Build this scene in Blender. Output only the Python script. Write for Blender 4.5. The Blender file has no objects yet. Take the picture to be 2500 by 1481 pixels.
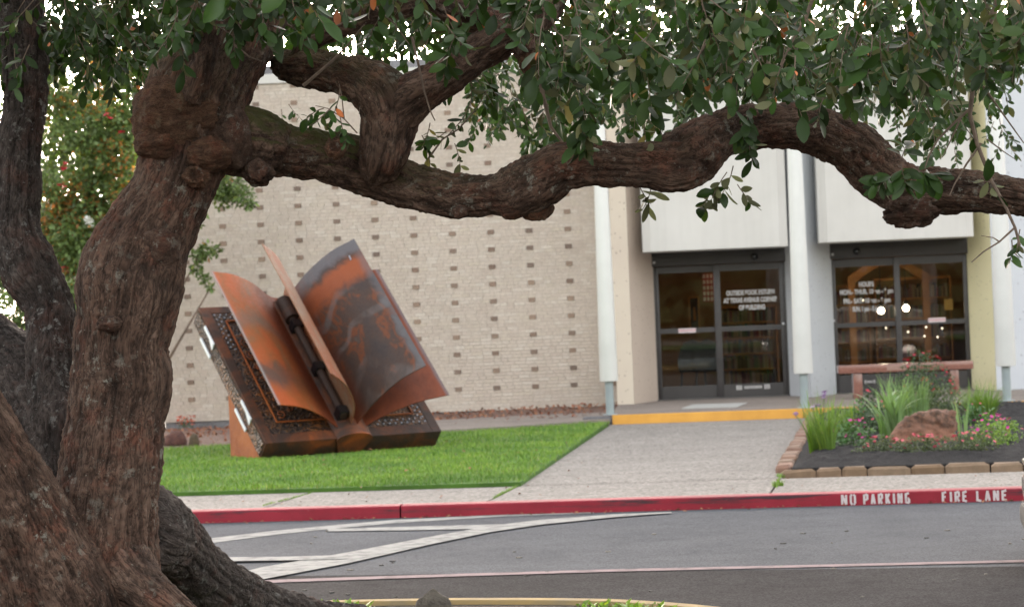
import bpy, bmesh, math, random
import numpy as np
from mathutils import Matrix, Vector, Euler

random.seed(7)
rng = np.random.default_rng(11)
SC = bpy.context.scene
COL = SC.collection

# ------------------------------------------------------------------ camera
FPX, ROLL, PITCH, CAMZ = 6000.0, -0.0405, 0.00325, 1.81
cam_d = bpy.data.cameras.new('camera')
cam = bpy.data.objects.new('camera', cam_d)
COL.objects.link(cam)
cam_d.sensor_width = 36.0
cam_d.lens = FPX / 2500 * 36.0
cam_d.clip_start, cam_d.clip_end = 0.1, 2000
cam.matrix_world = Matrix.Translation((0, 0, CAMZ)) @ Matrix.Rotation(math.pi / 2 + PITCH, 4, 'X') @ Matrix.Rotation(ROLL, 4, 'Z')
cam_d.dof.use_dof = True
cam_d.dof.focus_distance = 11.9
cam_d.dof.aperture_fstop = 5.6
SC.camera = cam

# ------------------------------------------------------------------ sky and light
SUN_EL, SUN_AZ = math.radians(6), math.radians(-6)     # low evening sun behind the building, to its left
world = bpy.data.worlds.new('World')
SC.world = world
world.use_nodes = True
wn, wl = world.node_tree.nodes, world.node_tree.links
wn.clear()
sky = wn.new('ShaderNodeTexSky')
sky.sky_type = 'NISHITA'
sky.sun_disc = False
sky.sun_elevation = SUN_EL
sky.sun_rotation = SUN_AZ
sky.air_density, sky.dust_density, sky.ozone_density = 1.0, 3.0, 1.0
hs = wn.new('ShaderNodeHueSaturation')
hs.inputs['Saturation'].default_value = 0.30
bg = wn.new('ShaderNodeBackground')
bg.inputs['Strength'].default_value = 0.15
wo = wn.new('ShaderNodeOutputWorld')
wl.new(sky.outputs[0], hs.inputs['Color'])
warm = wn.new('ShaderNodeMix')
warm.data_type = 'RGBA'
warm.blend_type = 'MULTIPLY'
warm.inputs[0].default_value = 1.0
warm.inputs[7].default_value = (1.06, 0.985, 0.95, 1)
wl.new(hs.outputs[0], warm.inputs[6])
wl.new(warm.outputs[2], bg.inputs['Color'])
wl.new(bg.outputs[0], wo.inputs['Surface'])

sun_d = bpy.data.lights.new('sun', 'SUN')
sun_d.energy = 2.0
sun_d.angle = math.radians(0.5)
sun_d.color = (1.0, 0.88, 0.74)
sun = bpy.data.objects.new('sun', sun_d)
COL.objects.link(sun)
_sd = Vector((math.sin(SUN_AZ) * math.cos(SUN_EL), math.cos(SUN_AZ) * math.cos(SUN_EL), math.sin(SUN_EL)))
sun.rotation_euler = (-_sd).to_track_quat('-Z', 'Y').to_euler()

vs = SC.view_settings
vs.view_transform = 'Standard'
vs.look = 'None'
vs.gamma = 1.0
vs.use_curve_mapping = False
vs.exposure = 3.3

# ------------------------------------------------------------------ rays: where a point of the place lies
def ray(x, y):
    a, b = x - 1250.0, y - 740.5
    u = a * math.cos(ROLL) + b * math.sin(ROLL)
    v = -a * math.sin(ROLL) + b * math.cos(ROLL)
    X, Yf, Zu = u / FPX, 1.0, -v / FPX
    return X, Yf * math.cos(PITCH) - Zu * math.sin(PITCH), Yf * math.sin(PITCH) + Zu * math.cos(PITCH)

def at(x, y, D):
    r = ray(x, y)
    k = D / r[1]
    return Vector((r[0] * k, D, CAMZ + r[2] * k))

def on_ground(x, y, z=0.0):
    r = ray(x, y)
    k = (z - CAMZ) / r[2]
    return Vector((r[0] * k, r[1] * k, z))

class Plane:
    """a vertical plane through o turned by yaw; local x along it, local y away from the camera"""
    def __init__(s, o, yaw):
        s.o, s.yaw = Vector((o[0], o[1], 0)), yaw
        s.e = Vector((math.cos(yaw), math.sin(yaw), 0))
        s.n = Vector((-math.sin(yaw), math.cos(yaw), 0))
    def hit(s, x, y, k=0.0):
        r = Vector(ray(x, y))
        c = Vector((0, 0, CAMZ))
        t = (k - (c - s.o).dot(s.n)) / r.dot(s.n)
        p = c + r * t
        return (p - s.o).dot(s.e), p.z
    def to(s, a, k, z=0.0):
        p = s.o + s.e * a + s.n * k
        return Vector((p.x, p.y, z))

# ------------------------------------------------------------------ noise
def _hash(ix, iy, iz, seed):
    h = (ix * 374761393 + iy * 668265263 + iz * 2147483647 + seed * 974634777) & 0xFFFFFFFF
    h = ((h ^ (h >> 13)) * 1274126177) & 0xFFFFFFFF
    h = ((h ^ (h >> 16)) * 2246822519) & 0xFFFFFFFF
    return ((h ^ (h >> 15)) & 0xFFFFFF) / float(0xFFFFFF)

def vnoise(P, seed=0):
    P = np.asarray(P, float)
    i = np.floor(P).astype(np.int64)
    f = P - i
    f = f * f * (3 - 2 * f)
    out = 0
    for dx in (0, 1):
        for dy in (0, 1):
            for dz in (0, 1):
                w = (f[:, 0] if dx else 1 - f[:, 0]) * (f[:, 1] if dy else 1 - f[:, 1]) * (f[:, 2] if dz else 1 - f[:, 2])
                out = out + w * _hash(i[:, 0] + dx, i[:, 1] + dy, i[:, 2] + dz, seed)
    return out * 2 - 1

def fbm(P, oct=4, seed=0):
    P = np.asarray(P, float)
    s, a, t = 0, 1.0, 0
    for o in range(oct):
        s = s + a * vnoise(P * (2 ** o) + 17.3 * o, seed + o)
        t += a
        a *= 0.5
    return s / t

def cells(P, seed=0):
    P = np.asarray(P, float)
    i = np.floor(P).astype(np.int64)
    f1 = np.full(len(P), 9.0)
    f2 = np.full(len(P), 9.0)
    for dx in (-1, 0, 1):
        for dy in (-1, 0, 1):
            for dz in (-1, 0, 1):
                q = i + np.array([dx, dy, dz])
                c = np.stack([q[:, k] + _hash(q[:, 0], q[:, 1], q[:, 2], seed + 31 * k) for k in range(3)], 1)
                d = np.sqrt(((P - c) ** 2).sum(1))
                n1 = np.minimum(f1, d)
                f2 = np.minimum(f2, np.maximum(f1, d))
                f1 = n1
    return f1, f2

# ------------------------------------------------------------------ objects
def tag(o, label=None, cat=None, group=None, kind=None):
    if label: o['label'] = label
    if cat: o['category'] = cat
    if group: o['group'] = group
    if kind: o['kind'] = kind
    return o

def empty(name, loc=(0, 0, 0), rz=0.0, parent=None):
    o = bpy.data.objects.new(name, None)
    COL.objects.link(o)
    o.location = loc
    o.rotation_euler = (0, 0, rz)
    o.empty_display_size = 0.2
    if parent: o.parent = parent
    return o

def link(name, me, m=None, parent=None, loc=None):
    o = bpy.data.objects.new(name, me)
    COL.objects.link(o)
    if m is not None:
        for q in (m if isinstance(m, (list, tuple)) else [m]):
            me.materials.append(q)
    if parent: o.parent = parent
    if loc is not None: o.location = loc
    return o

def np_mesh(name, V, loops, counts, smooth=True, midx=None):
    me = bpy.data.meshes.new(name)
    V = np.asarray(V, np.float32)
    loops = np.asarray(loops, np.int32).ravel()
    counts = np.asarray(counts, np.int32)
    me.vertices.add(len(V))
    me.vertices.foreach_set('co', V.ravel())
    me.loops.add(len(loops))
    me.loops.foreach_set('vertex_index', loops)
    me.polygons.add(len(counts))
    st = np.zeros(len(counts), np.int32)
    st[1:] = np.cumsum(counts)[:-1]
    me.polygons.foreach_set('loop_start', st)
    me.polygons.foreach_set('loop_total', counts)
    me.polygons.foreach_set('use_smooth', np.full(len(counts), smooth))
    if midx is not None:
        me.polygons.foreach_set('material_index', np.asarray(midx, np.int32))
    me.update(calc_edges=True)
    return me

class MB:
    """collects shapes, then links them as one mesh object"""
    def __init__(s):
        s.v, s.f, s.m = [], [], []
    def add(s, vs, fs, mi=0):
        n = len(s.v)
        s.v += [tuple(p) for p in vs]
        s.f += [tuple(i + n for i in f) for f in fs]
        s.m += [mi] * len(fs)
        return s
    def box(s, x0, x1, y0, y1, z0, z1, M=None, mi=0):
        c = [Vector((x, y, z)) for z in (z0, z1) for y in (y0, y1) for x in (x0, x1)]
        if M is not None: c = [M @ p for p in c]
        return s.add(c, [(0, 2, 3, 1), (4, 5, 7, 6), (0, 1, 5, 4), (2, 6, 7, 3), (0, 4, 6, 2), (1, 3, 7, 5)], mi)
    def bbox(s, x0, x1, y0, y1, z0, z1, b=0.01, M=None, mi=0):
        """box with chamfered edges"""
        bm = bmesh.new()
        bmesh.ops.create_cube(bm, size=1)
        for q in bm.verts:
            q.co = Vector(((x0 + x1) / 2 + q.co.x * (x1 - x0), (y0 + y1) / 2 + q.co.y * (y1 - y0), (z0 + z1) / 2 + q.co.z * (z1 - z0)))
        bmesh.ops.bevel(bm, geom=bm.edges[:], offset=b, segments=2, profile=0.6, affect='EDGES')
        bm.verts.index_update()
        vs = [(M @ q.co if M is not None else q.co.copy()) for q in bm.verts]
        s.add(vs, [[q.index for q in f.verts] for f in bm.faces], mi)
        bm.free()
        return s
    def prism(s, poly, z0, z1, mi=0):
        n = len(poly)
        vs = [(p[0], p[1], z0) for p in poly] + [(p[0], p[1], z1) for p in poly]
        fs = [tuple(range(n - 1, -1, -1)), tuple(range(n, 2 * n))] + [(i, (i + 1) % n, n + (i + 1) % n, n + i) for i in range(n)]
        return s.add(vs, fs, mi)
    def cyl(s, p0, p1, r0, r1=None, n=16, mi=0, caps=True):
        p0, p1 = Vector(p0), Vector(p1)
        r1 = r0 if r1 is None else r1
        d = (p1 - p0).normalized()
        a = d.orthogonal().normalized()
        b = d.cross(a)
        vs = []
        for p, r in ((p0, r0), (p1, r1)):
            for i in range(n):
                t = 2 * math.pi * i / n
                vs.append(p + a * (r * math.cos(t)) + b * (r * math.sin(t)))
        fs = [(i, (i + 1) % n, n + (i + 1) % n, n + i) for i in range(n)]
        if caps: fs += [tuple(range(n - 1, -1, -1)), tuple(range(n, 2 * n))]
        return s.add(vs, fs, mi)
    def pipe(s, pts, r, n=6, mi=0):
        pts = [Vector(p) for p in pts]
        rs = r if isinstance(r, (list, tuple)) else [r] * len(pts)
        base = len(s.v)
        vs, fs = [], []
        up = None
        for i, p in enumerate(pts):
            d = (pts[min(i + 1, len(pts) - 1)] - pts[max(i - 1, 0)]).normalized()
            a = d.orthogonal().normalized() if up is None else (up - d * up.dot(d)).normalized()
            up = a
            b = d.cross(a)
            for k in range(n):
                t = 2 * math.pi * k / n
                vs.append(p + a * (rs[i] * math.cos(t)) + b * (rs[i] * math.sin(t)))
        for i in range(len(pts) - 1):
            for k in range(n):
                fs.append((i * n + k, i * n + (k + 1) % n, (i + 1) * n + (k + 1) % n, (i + 1) * n + k))
        fs += [tuple(range(n - 1, -1, -1)), tuple(range((len(pts) - 1) * n, len(pts) * n))]
        return s.add(vs, fs, mi)
    def lathe(s, prof, n=24, M=None, mi=0):
        vs, fs = [], []
        for (r, z) in prof:
            for k in range(n):
                t = 2 * math.pi * k / n
                p = Vector((r * math.cos(t), r * math.sin(t), z))
                vs.append(M @ p if M is not None else p)
        for i in range(len(prof) - 1):
            for k in range(n):
                fs.append((i * n + k, i * n + (k + 1) % n, (i + 1) * n + (k + 1) % n, (i + 1) * n + k))
        fs += [tuple(range(n - 1, -1, -1)), tuple(range((len(prof) - 1) * n, len(prof) * n))]
        return s.add(vs, fs, mi)
    def mesh(s, name, smooth=False):
        me = bpy.data.meshes.new(name)
        me.from_pydata(s.v, [], s.f)
        me.polygons.foreach_set('material_index', s.m)
        if smooth:
            me.polygons.foreach_set('use_smooth', [True] * len(s.f))
        me.update()
        return me
    def build(s, name, m=None, parent=None, smooth=False, loc=None, auto=None):
        me = s.mesh(name, smooth)
        if auto is not None:
            me.polygons.foreach_set('use_smooth', [True] * len(s.f))
            me.set_sharp_from_angle(angle=math.radians(auto))
        return link(name, me, m, parent, loc)

# ------------------------------------------------------------------ materials
def newmat(name):
    m = bpy.data.materials.new(name)
    m.use_nodes = True
    nt = m.node_tree
    nt.nodes.clear()
    out = nt.nodes.new('ShaderNodeOutputMaterial')
    b = nt.nodes.new('ShaderNodeBsdfPrincipled')
    nt.links.new(b.outputs[0], out.inputs[0])
    return m, nt, b

class NT:
    """short-hand for node building"""
    def __init__(s, nt): s.nt = nt
    def n(s, t, **kw):
        q = s.nt.nodes.new('ShaderNode' + t)
        for k, v in kw.items(): setattr(q, k, v)
        return q
    def l(s, a, b): s.nt.links.new(a, b)
    def coord(s, which='Object', scale=(1, 1, 1)):
        c = s.n('TexCoord')
        m = s.n('Mapping')
        m.inputs['Scale'].default_value = scale
        s.l(c.outputs[which], m.inputs['Vector'])
        return m.outputs[0]
    def attr(s, name, scale=(1, 1, 1)):
        c = s.n('Attribute', attribute_name=name)
        m = s.n('Mapping')
        m.inputs['Scale'].default_value = scale
        s.l(c.outputs['Vector'], m.inputs['Vector'])
        return m.outputs[0]
    def noise(s, vec, scale, detail=4, rough=0.55, dist=0.0):
        q = s.n('TexNoise')
        q.inputs['Scale'].default_value = scale
        q.inputs['Detail'].default_value = detail
        q.inputs['Roughness'].default_value = rough
        q.inputs['Distortion'].default_value = dist
        s.l(vec, q.inputs['Vector'])
        return q.outputs['Fac']
    def vor(s, vec, scale, feature='F1', out='Distance', rand=1.0):
        q = s.n('TexVoronoi', feature=feature)
        q.inputs['Scale'].default_value = scale
        q.inputs['Randomness'].default_value = rand
        s.l(vec, q.inputs['Vector'])
        return q.outputs[out]
    def ramp(s, fac, stops, interp='LINEAR'):
        q = s.n('ValToRGB')
        cr = q.color_ramp
        cr.interpolation = interp
        while len(cr.elements) < len(stops): cr.elements.new(0.5)
        for e, (p, c) in zip(cr.elements, stops):
            e.position = p
            e.color = (c, c, c, 1) if isinstance(c, (int, float)) else (*c, 1)
        s.l(fac, q.inputs['Fac'])
        return q.outputs['Color']
    def mix(s, fac, a, b, blend='MIX'):
        q = s.n('Mix', data_type='RGBA', blend_type=blend)
        for sock, val in ((q.inputs['Factor'], fac), (q.inputs['A'], a), (q.inputs['B'], b)):
            if isinstance(val, (int, float)):
                sock.default_value = val
            elif isinstance(val, tuple):
                sock.default_value = (*val, 1)
            else: s.l(val, sock)
        for i in q.inputs:
            pass
        return q.outputs['Result']
    def math(s, op, a, b=0.0, clamp=False):
        q = s.n('Math', operation=op, use_clamp=clamp)
        for sock, val in ((q.inputs[0], a), (q.inputs[1], b)):
            if isinstance(val, (int, float)): sock.default_value = val
            else: s.l(val, sock)
        return q.outputs[0]
    def bump(s, h, strength=0.4, dist=0.01, prev=None):
        q = s.n('Bump')
        q.inputs['Strength'].default_value = strength
        q.inputs['Distance'].default_value = dist
        s.l(h, q.inputs['Height'])
        if prev is not None: s.l(prev, q.inputs['Normal'])
        return q.outputs[0]
    def rgbmix_socket(s, q): return q

def _mixfix():
    pass

def mixc(N, fac, a, b, blend='MIX'):
    q = N.nt.nodes.new('ShaderNodeMix')
    q.data_type = 'RGBA'
    q.blend_type = blend
    fs, A, B = q.inputs[0], q.inputs[6], q.inputs[7]
    for sock, val in ((fs, fac), (A, a), (B, b)):
        if isinstance(val, (int, float)): sock.default_value = val
        elif isinstance(val, tuple): sock.default_value = (*val, 1)
        else: N.l(val, sock)
    return q.outputs[2]

def simple(name, c, rough=0.6, metal=0.0, c2=None, scale=6.0, bump=0.0, bscale=60.0, coat=0.0, bdist=0.004, detail=5, lo=0.35, hi=0.65, spec=0.5):
    m, nt, b = newmat(name)
    N = NT(nt)
    vec = N.coord()
    c2 = c2 or tuple(min(1, q * 0.82) for q in c)
    f = N.noise(vec, scale, detail, 0.6)
    col = N.ramp(f, [(lo, c2), (hi, c)])
    N.l(col, b.inputs['Base Color'])
    b.inputs['Roughness'].default_value = rough
    b.inputs['Metallic'].default_value = metal
    b.inputs['Coat Weight'].default_value = coat
    b.inputs['Specular IOR Level'].default_value = spec
    if bump > 0:
        h = N.noise(vec, bscale, 4, 0.6)
        N.l(N.bump(h, bump, bdist), b.inputs['Normal'])
    return m

def rand_value(N):
    """a random number per object and per loose piece"""
    g = N.n('NewGeometry')
    o = N.n('ObjectInfo')
    return N.math('FRACT', N.math('ADD', g.outputs['Random Per Island'], o.outputs['Random']))

def pieces(name, cols, rough=0.8, bump=0.3, bscale=80, grain=0.25, gscale=25):
    """alike pieces (bricks, stones, leaves), each of its own tone"""
    m, nt, b = newmat(name)
    N = NT(nt)
    r = rand_value(N)
    stops = [(i / max(1, len(cols) - 1), c) for i, c in enumerate(cols)]
    col = N.ramp(r, stops)
    vec = N.coord()
    f = N.noise(vec, gscale, 5, 0.65)
    g = N.ramp(f, [(0.3, 1 - grain), (0.7, 1.0)])
    col = mixc(N, 1.0, col, g, 'MULTIPLY')
    ge = N.n('NewGeometry')
    st = N.ramp(N.noise(ge.outputs['Position'], 0.7, 5, 0.65), [(0.32, 0.90), (0.6, 1.0)])
    col = mixc(N, 1.0, col, st, 'MULTIPLY')
    N.l(col, b.inputs['Base Color'])
    b.inputs['Roughness'].default_value = rough
    N.l(N.bump(N.noise(vec, bscale, 3), bump, 0.003), b.inputs['Normal'])
    return m

def concrete(name, c, c2, speck=260, sp=0.5, rough=0.9, stain=0.7, spec=0.2):
    m, nt, b = newmat(name)
    N = NT(nt)
    vec = N.coord()
    v = N.vor(vec, speck, 'F1', 'Color')
    bw = N.n('RGBToBW')
    N.l(v, bw.inputs[0])
    g = N.ramp(bw.outputs[0], [(0.15, 1 - sp), (0.75, 1.0)])
    f = N.noise(vec, 0.9, 6, 0.65)
    base = N.ramp(f, [(0.35, c2), (0.65, c)])
    base = mixc(N, 1.0, base, g, 'MULTIPLY')
    st = N.ramp(N.noise(vec, 3.5, 5, 0.7, 0.6), [(0.32, stain), (0.5, 1.0)])
    base = mixc(N, 1.0, base, st, 'MULTIPLY')
    N.l(base, b.inputs['Base Color'])
    b.inputs['Roughness'].default_value = rough
    b.inputs['Specular IOR Level'].default_value = spec
    N.l(N.bump(bw.outputs[0], 0.35, 0.004), b.inputs['Normal'])
    return m

def emit(name, c, s):
    m = bpy.data.materials.new(name)
    m.use_nodes = True
    nt = m.node_tree
    nt.nodes.clear()
    o = nt.nodes.new('ShaderNodeOutputMaterial')
    e = nt.nodes.new('ShaderNodeEmission')
    e.inputs[0].default_value = (*c, 1)
    e.inputs[1].default_value = s
    nt.links.new(e.outputs[0], o.inputs[0])
    return m

def glass_mat():
    m = bpy.data.materials.new('door_glass')
    m.use_nodes = True
    nt = m.node_tree
    nt.nodes.clear()
    N = NT(nt)
    o = N.n('OutputMaterial')
    t = N.n('BsdfTransparent')
    t.inputs[0].default_value = (0.82, 0.84, 0.83, 1)
    g = N.n('BsdfGlossy')
    g.inputs['Roughness'].default_value = 0.01
    fr = N.n('Fresnel')
    fr.inputs[0].default_value = 1.42
    mx = N.n('MixShader')
    N.l(fr.outputs[0], mx.inputs[0])
    N.l(t.outputs[0], mx.inputs[1])
    N.l(g.outputs[0], mx.inputs[2])
    N.l(mx.outputs[0], o.inputs[0])
    return m

def leafmat(name, top, under, rough=0.33, var=0.35, trans=0.12, spec=0.5):
    """glossy on the upper side, dull and pale underneath"""
    m, nt, b = newmat(name)
    N = NT(nt)
    g = N.n('NewGeometry')
    r = rand_value(N)
    k = N.ramp(r, [(0.0, 1 - var), (1.0, 1 + var)])
    hue = N.ramp(N.math('FRACT', N.math('MULTIPLY', r, 7.31)), [(0.0, (1.0, 1.0, 1.0)), (0.88, (1.0, 1.0, 1.0)), (1.0, (1.7, 1.3, 0.8))])
    col = mixc(N, g.outputs['Backfacing'], top, under)
    col = mixc(N, 1.0, col, k, 'MULTIPLY')
    col = mixc(N, 1.0, col, hue, 'MULTIPLY')
    N.l(col, b.inputs['Base Color'])
    b.inputs['Specular IOR Level'].default_value = spec
    rr = N.math('ADD', N.math('MULTIPLY', g.outputs['Backfacing'], 0.4), rough)
    N.l(rr, b.inputs['Roughness'])
    if trans > 0:
        out = [q for q in nt.nodes if q.type == 'OUTPUT_MATERIAL'][0]
        tr = N.n('BsdfTranslucent')
        N.l(mixc(N, 1.0, col, (1.6, 1.8, 0.7), 'MULTIPLY'), tr.inputs['Color'])
        mx = N.n('MixShader')
        mx.inputs[0].default_value = trans
        N.l(b.outputs[0], mx.inputs[1])
        N.l(tr.outputs[0], mx.inputs[2])
        N.l(mx.outputs[0], out.inputs[0])
    return m
# ================================================================== MATERIALS
M = {}
M['asphalt'] = concrete('asphalt', (0.135, 0.142, 0.156), (0.108, 0.114, 0.126), 90, 0.4, 0.95, 0.88, 0.05)
M['asphalt_old'] = concrete('asphalt_old', (0.074, 0.072, 0.073), (0.058, 0.056, 0.057), 90, 0.5, 0.95, 0.8, 0.02)
M['pave'] = concrete('aggregate_concrete', (0.36, 0.335, 0.305), (0.30, 0.28, 0.255), 42, 0.55, 0.92, 0.86)
M['landing'] = concrete('landing_concrete', (0.33, 0.285, 0.25), (0.26, 0.225, 0.20), 80, 0.4, 0.9, 0.85)
M['found'] = concrete('foundation_concrete', (0.26, 0.26, 0.27), (0.17, 0.17, 0.18), 60, 0.3, 0.9, 0.7)
M['mortar'] = simple('mortar', (0.47, 0.42, 0.365), 0.95, c2=(0.43, 0.385, 0.335), bump=0.3, bscale=90)
M['brick'] = pieces('cream_brick', [(0.56, 0.485, 0.41), (0.60, 0.535, 0.455), (0.57, 0.495, 0.425), (0.63, 0.575, 0.50), (0.54, 0.465, 0.395), (0.59, 0.52, 0.445), (0.575, 0.51, 0.42)], 0.85)
M['dark_brick'] = pieces('dark_brick', [(0.21, 0.15, 0.115), (0.30, 0.22, 0.165), (0.18, 0.135, 0.11), (0.34, 0.255, 0.19), (0.24, 0.165, 0.125)], 0.85)
def stucco():
    m, nt, b = newmat('white_stucco')
    N = NT(nt)
    vec = N.coord()
    base = N.ramp(N.noise(vec, 1.1, 6, 0.6), [(0.3, (0.52, 0.515, 0.485)), (0.7, (0.585, 0.58, 0.55))])
    runs = N.ramp(N.noise(N.coord('Object', (5.0, 5.0, 0.35)), 1.5, 6, 0.65), [(0.30, 0.94), (0.55, 1.0)])
    base = mixc(N, 1.0, base, runs, 'MULTIPLY')
    N.l(base, b.inputs['Base Color'])
    b.inputs['Roughness'].default_value = 0.88
    N.l(N.bump(N.noise(vec, 220, 3), 0.25, 0.003), b.inputs['Normal'])
    return m
M['stucco'] = stucco()
M['white_paint'] = simple('white_paint', (0.80, 0.82, 0.80), 0.4, c2=(0.73, 0.75, 0.73), scale=1.5)
M['grey_post'] = simple('grey_post_paint', (0.30, 0.36, 0.37), 0.5, c2=(0.25, 0.30, 0.31), scale=4)
M['bronze'] = simple('dark_bronze_aluminium', (0.045, 0.042, 0.042), 0.42, metal=0.0, c2=(0.035, 0.032, 0.032), scale=3)
M['yellow'] = simple('yellow_kerb_paint', (0.70, 0.36, 0.06), 0.65, c2=(0.60, 0.30, 0.05), scale=2.5, bump=0.2, bscale=50)
M['glass'] = glass_mat()
M['roadwhite'] = simple('road_paint_white', (0.34, 0.34, 0.325), 0.85, c2=(0.17, 0.17, 0.168), scale=7, lo=0.3, hi=0.55, detail=9, spec=0.03)
M['roadpink'] = simple('road_paint_faded', (0.30, 0.235, 0.24), 0.9, c2=(0.16, 0.135, 0.135), scale=6, lo=0.3, hi=0.52, detail=9, spec=0.03)
M['letter'] = simple('stencil_paint', (0.60, 0.55, 0.56), 0.75, c2=(0.45, 0.35, 0.36), scale=18, detail=6, lo=0.3, hi=0.5)
M['soil'] = simple('soil', (0.075, 0.055, 0.04), 1.0, c2=(0.035, 0.027, 0.02), scale=8, bump=0.8, bscale=60, bdist=0.02)
M['mulch'] = simple('dark_mulch', (0.018, 0.017, 0.018), 1.0, c2=(0.008, 0.007, 0.008), scale=14, bump=1.0, bscale=70, bdist=0.03)
M['redmulch'] = simple('leaf_litter_soil', (0.21, 0.13, 0.10), 1.0, c2=(0.11, 0.07, 0.055), scale=12, bump=0.8, bscale=50, bdist=0.02)
M['turf'] = simple('turf', (0.075, 0.17, 0.022), 1.0, c2=(0.05, 0.11, 0.018), scale=4, bump=0.5, bscale=80, bdist=0.02)
M['kerbred'] = None

def kerb_material():
    m, nt, b = newmat('red_kerb_paint')
    N = NT(nt)
    vec = N.coord()
    base = N.ramp(N.noise(vec, 2.2, 6, 0.65), [(0.3, (0.21, 0.014, 0.026)), (0.7, (0.33, 0.022, 0.042))])
    # tyre scuffs: long dark smears high on the face
    v2 = N.coord('Object', (0.55, 3.0, 9.0))
    sc = N.ramp(N.noise(v2, 1.6, 6, 0.7, 0.4), [(0.50, 0.0), (0.60, 0.9)])
    c = N.n('TexCoord')
    sp = N.n('SeparateXYZ')
    N.l(c.outputs['Object'], sp.inputs[0])
    hi = N.ramp(sp.outputs[2], [(0.035, 0.0), (0.065, 1.0), (0.10, 1.0), (0.109, 0.0)])
    f = N.math('MULTIPLY', sc, hi)
    base = mixc(N, f, base, (0.03, 0.03, 0.035))
    chip = N.ramp(N.noise(vec, 26, 5, 0.7), [(0.66, 0.0), (0.72, 0.55)])
    base = mixc(N, chip, base, (0.34, 0.27, 0.26))
    N.l(base, b.inputs['Base Color'])
    b.inputs['Roughness'].default_value = 0.62
    b.inputs['Specular IOR Level'].default_value = 0.3
    N.l(N.bump(N.noise(vec, 40, 4), 0.25, 0.004), b.inputs['Normal'])
    return m
M['kerbred'] = kerb_material()

def pilaster_material(name, c, c2, dot):
    m, nt, b = newmat(name)
    N = NT(nt)
    vec = N.coord('Object', (1, 1, 0.8))
    d = N.vor(vec, 13, 'F1', 'Distance')
    pick = N.n('RGBToBW')
    N.l(N.vor(vec, 13, 'F1', 'Color'), pick.inputs[0])
    hole = N.math('MULTIPLY', N.ramp(d, [(0.10, 1.0), (0.17, 0.0)]), N.ramp(pick.outputs[0], [(0.38, 0.0), (0.48, 0.85)]))
    base = N.ramp(N.noise(vec, 1.3, 5, 0.6), [(0.3, c2), (0.7, c)])
    base = mixc(N, hole, base, dot)
    N.l(base, b.inputs['Base Color'])
    b.inputs['Roughness'].default_value = 0.9
    inv = N.math('SUBTRACT', 1.0, hole)
    N.l(N.bump(inv, 0.6, 0.01), b.inputs['Normal'])
    return m
M['pil_cream'] = pilaster_material('cream_exposed_panel', (0.60, 0.54, 0.44), (0.55, 0.48, 0.40), (0.24, 0.19, 0.16))
M['pil_pink'] = pilaster_material('pinkish_exposed_panel', (0.58, 0.49, 0.41), (0.53, 0.44, 0.37), (0.26, 0.20, 0.17))
M['pil_blue'] = pilaster_material('bluish_exposed_panel', (0.54, 0.57, 0.60), (0.49, 0.52, 0.56), (0.24, 0.24, 0.27))
M['pil_yellow'] = pilaster_material('yellow_exposed_panel', (0.84, 0.79, 0.52), (0.79, 0.74, 0.47), (0.30, 0.27, 0.17))

# ================================================================== GROUND
WP = Plane((-1.582, 40.825), -0.066)
g0, g1 = on_ground(480, 1277, 0), on_ground(2480, 1222, 0)
KYAW = math.atan2(g1.y - g0.y, g1.x - g0.x)
KP = Plane(g0, KYAW)
KT = 0.113
WALKZ = 0.115

def sheet(name, pts, z, m, kind='structure', parent=None):
    mb = MB()
    mb.add([(p[0], p[1], z) for p in pts], [tuple(range(len(pts)))])
    o = mb.build(name, m, parent)
    if kind: o['kind'] = kind
    return o

def block(name, pts, z0, z1, m, kind='structure', parent=None):
    mb = MB().prism([(p[0], p[1]) for p in pts], z0, z1)
    o = mb.build(name, m, parent)
    if kind: o['kind'] = kind
    return o

sheet('ground', [(-700, -300), (700, -300), (700, 900), (-700, 900)], -0.012, M['soil'])
# road: two strips of asphalt, the near one older
seam = [on_ground(300, 1410, 0), on_ground(2600, 1380, 0)]
def on_line(a, b, x):
    t = (x - a.x) / (b.x - a.x)
    return a + (b - a) * t
kL, kR = KP.to(-40, 0.0), KP.to(50, 0.0)
sL, sR = on_line(seam[0], seam[1], kL.x), on_line(seam[0], seam[1], kR.x)
road = sheet('road', [sL, sR, kR, kL], 0.0, M['asphalt'])
nearroad = sheet('road_near_lane', [(-45, -40), (55, -40), sR, sL], 0.0, M['asphalt_old'])

# painted markings (flat paint on the road)
def strip_marking(name, mid, width_px, m, label, group, z=0.004):
    """a band of paint along points of the road"""
    up, dn = [], []
    for (x, y), w in zip(mid, width_px):
        up.append(on_ground(x, y - w / 2, 0))
        dn.append(on_ground(x, y + w / 2, 0))
    vs, fs = [], []
    for a, b in zip(up, dn):
        vs += [(a.x, a.y, z), (b.x, b.y, z)]
    for i in range(len(up) - 1):
        fs.append((2 * i, 2 * i + 1, 2 * i + 3, 2 * i + 2))
    o = MB().add(vs, fs).build(name, m)
    o['kind'] = 'structure'
    return o
strip_marking('road_marking', [(380, 1347), (505, 1321), (667, 1301), (774, 1290), (962, 1273), (1231, 1258), (1450, 1251)], [15, 12, 10, 9, 8, 5, 3], M['roadwhite'], '', '')
strip_marking('road_marking', [(800, 1295), (1000, 1291), (1240, 1285.5)], [6, 9, 10], M['roadwhite'], '', '', 0.008)
strip_marking('road_marking', [(470, 1445), (640, 1402), (850, 1364), (1050, 1322), (1200, 1293), (1320, 1277), (1500, 1261), (1640, 1253)], [32, 30, 27, 19, 15, 12, 7, 2], M['roadwhite'], '', '', 0.012)
strip_marking('road_marking', [(470, 1370), (700, 1367), (850, 1363)], [11, 9, 10], M['roadwhite'], '', '', 0.016)
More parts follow.
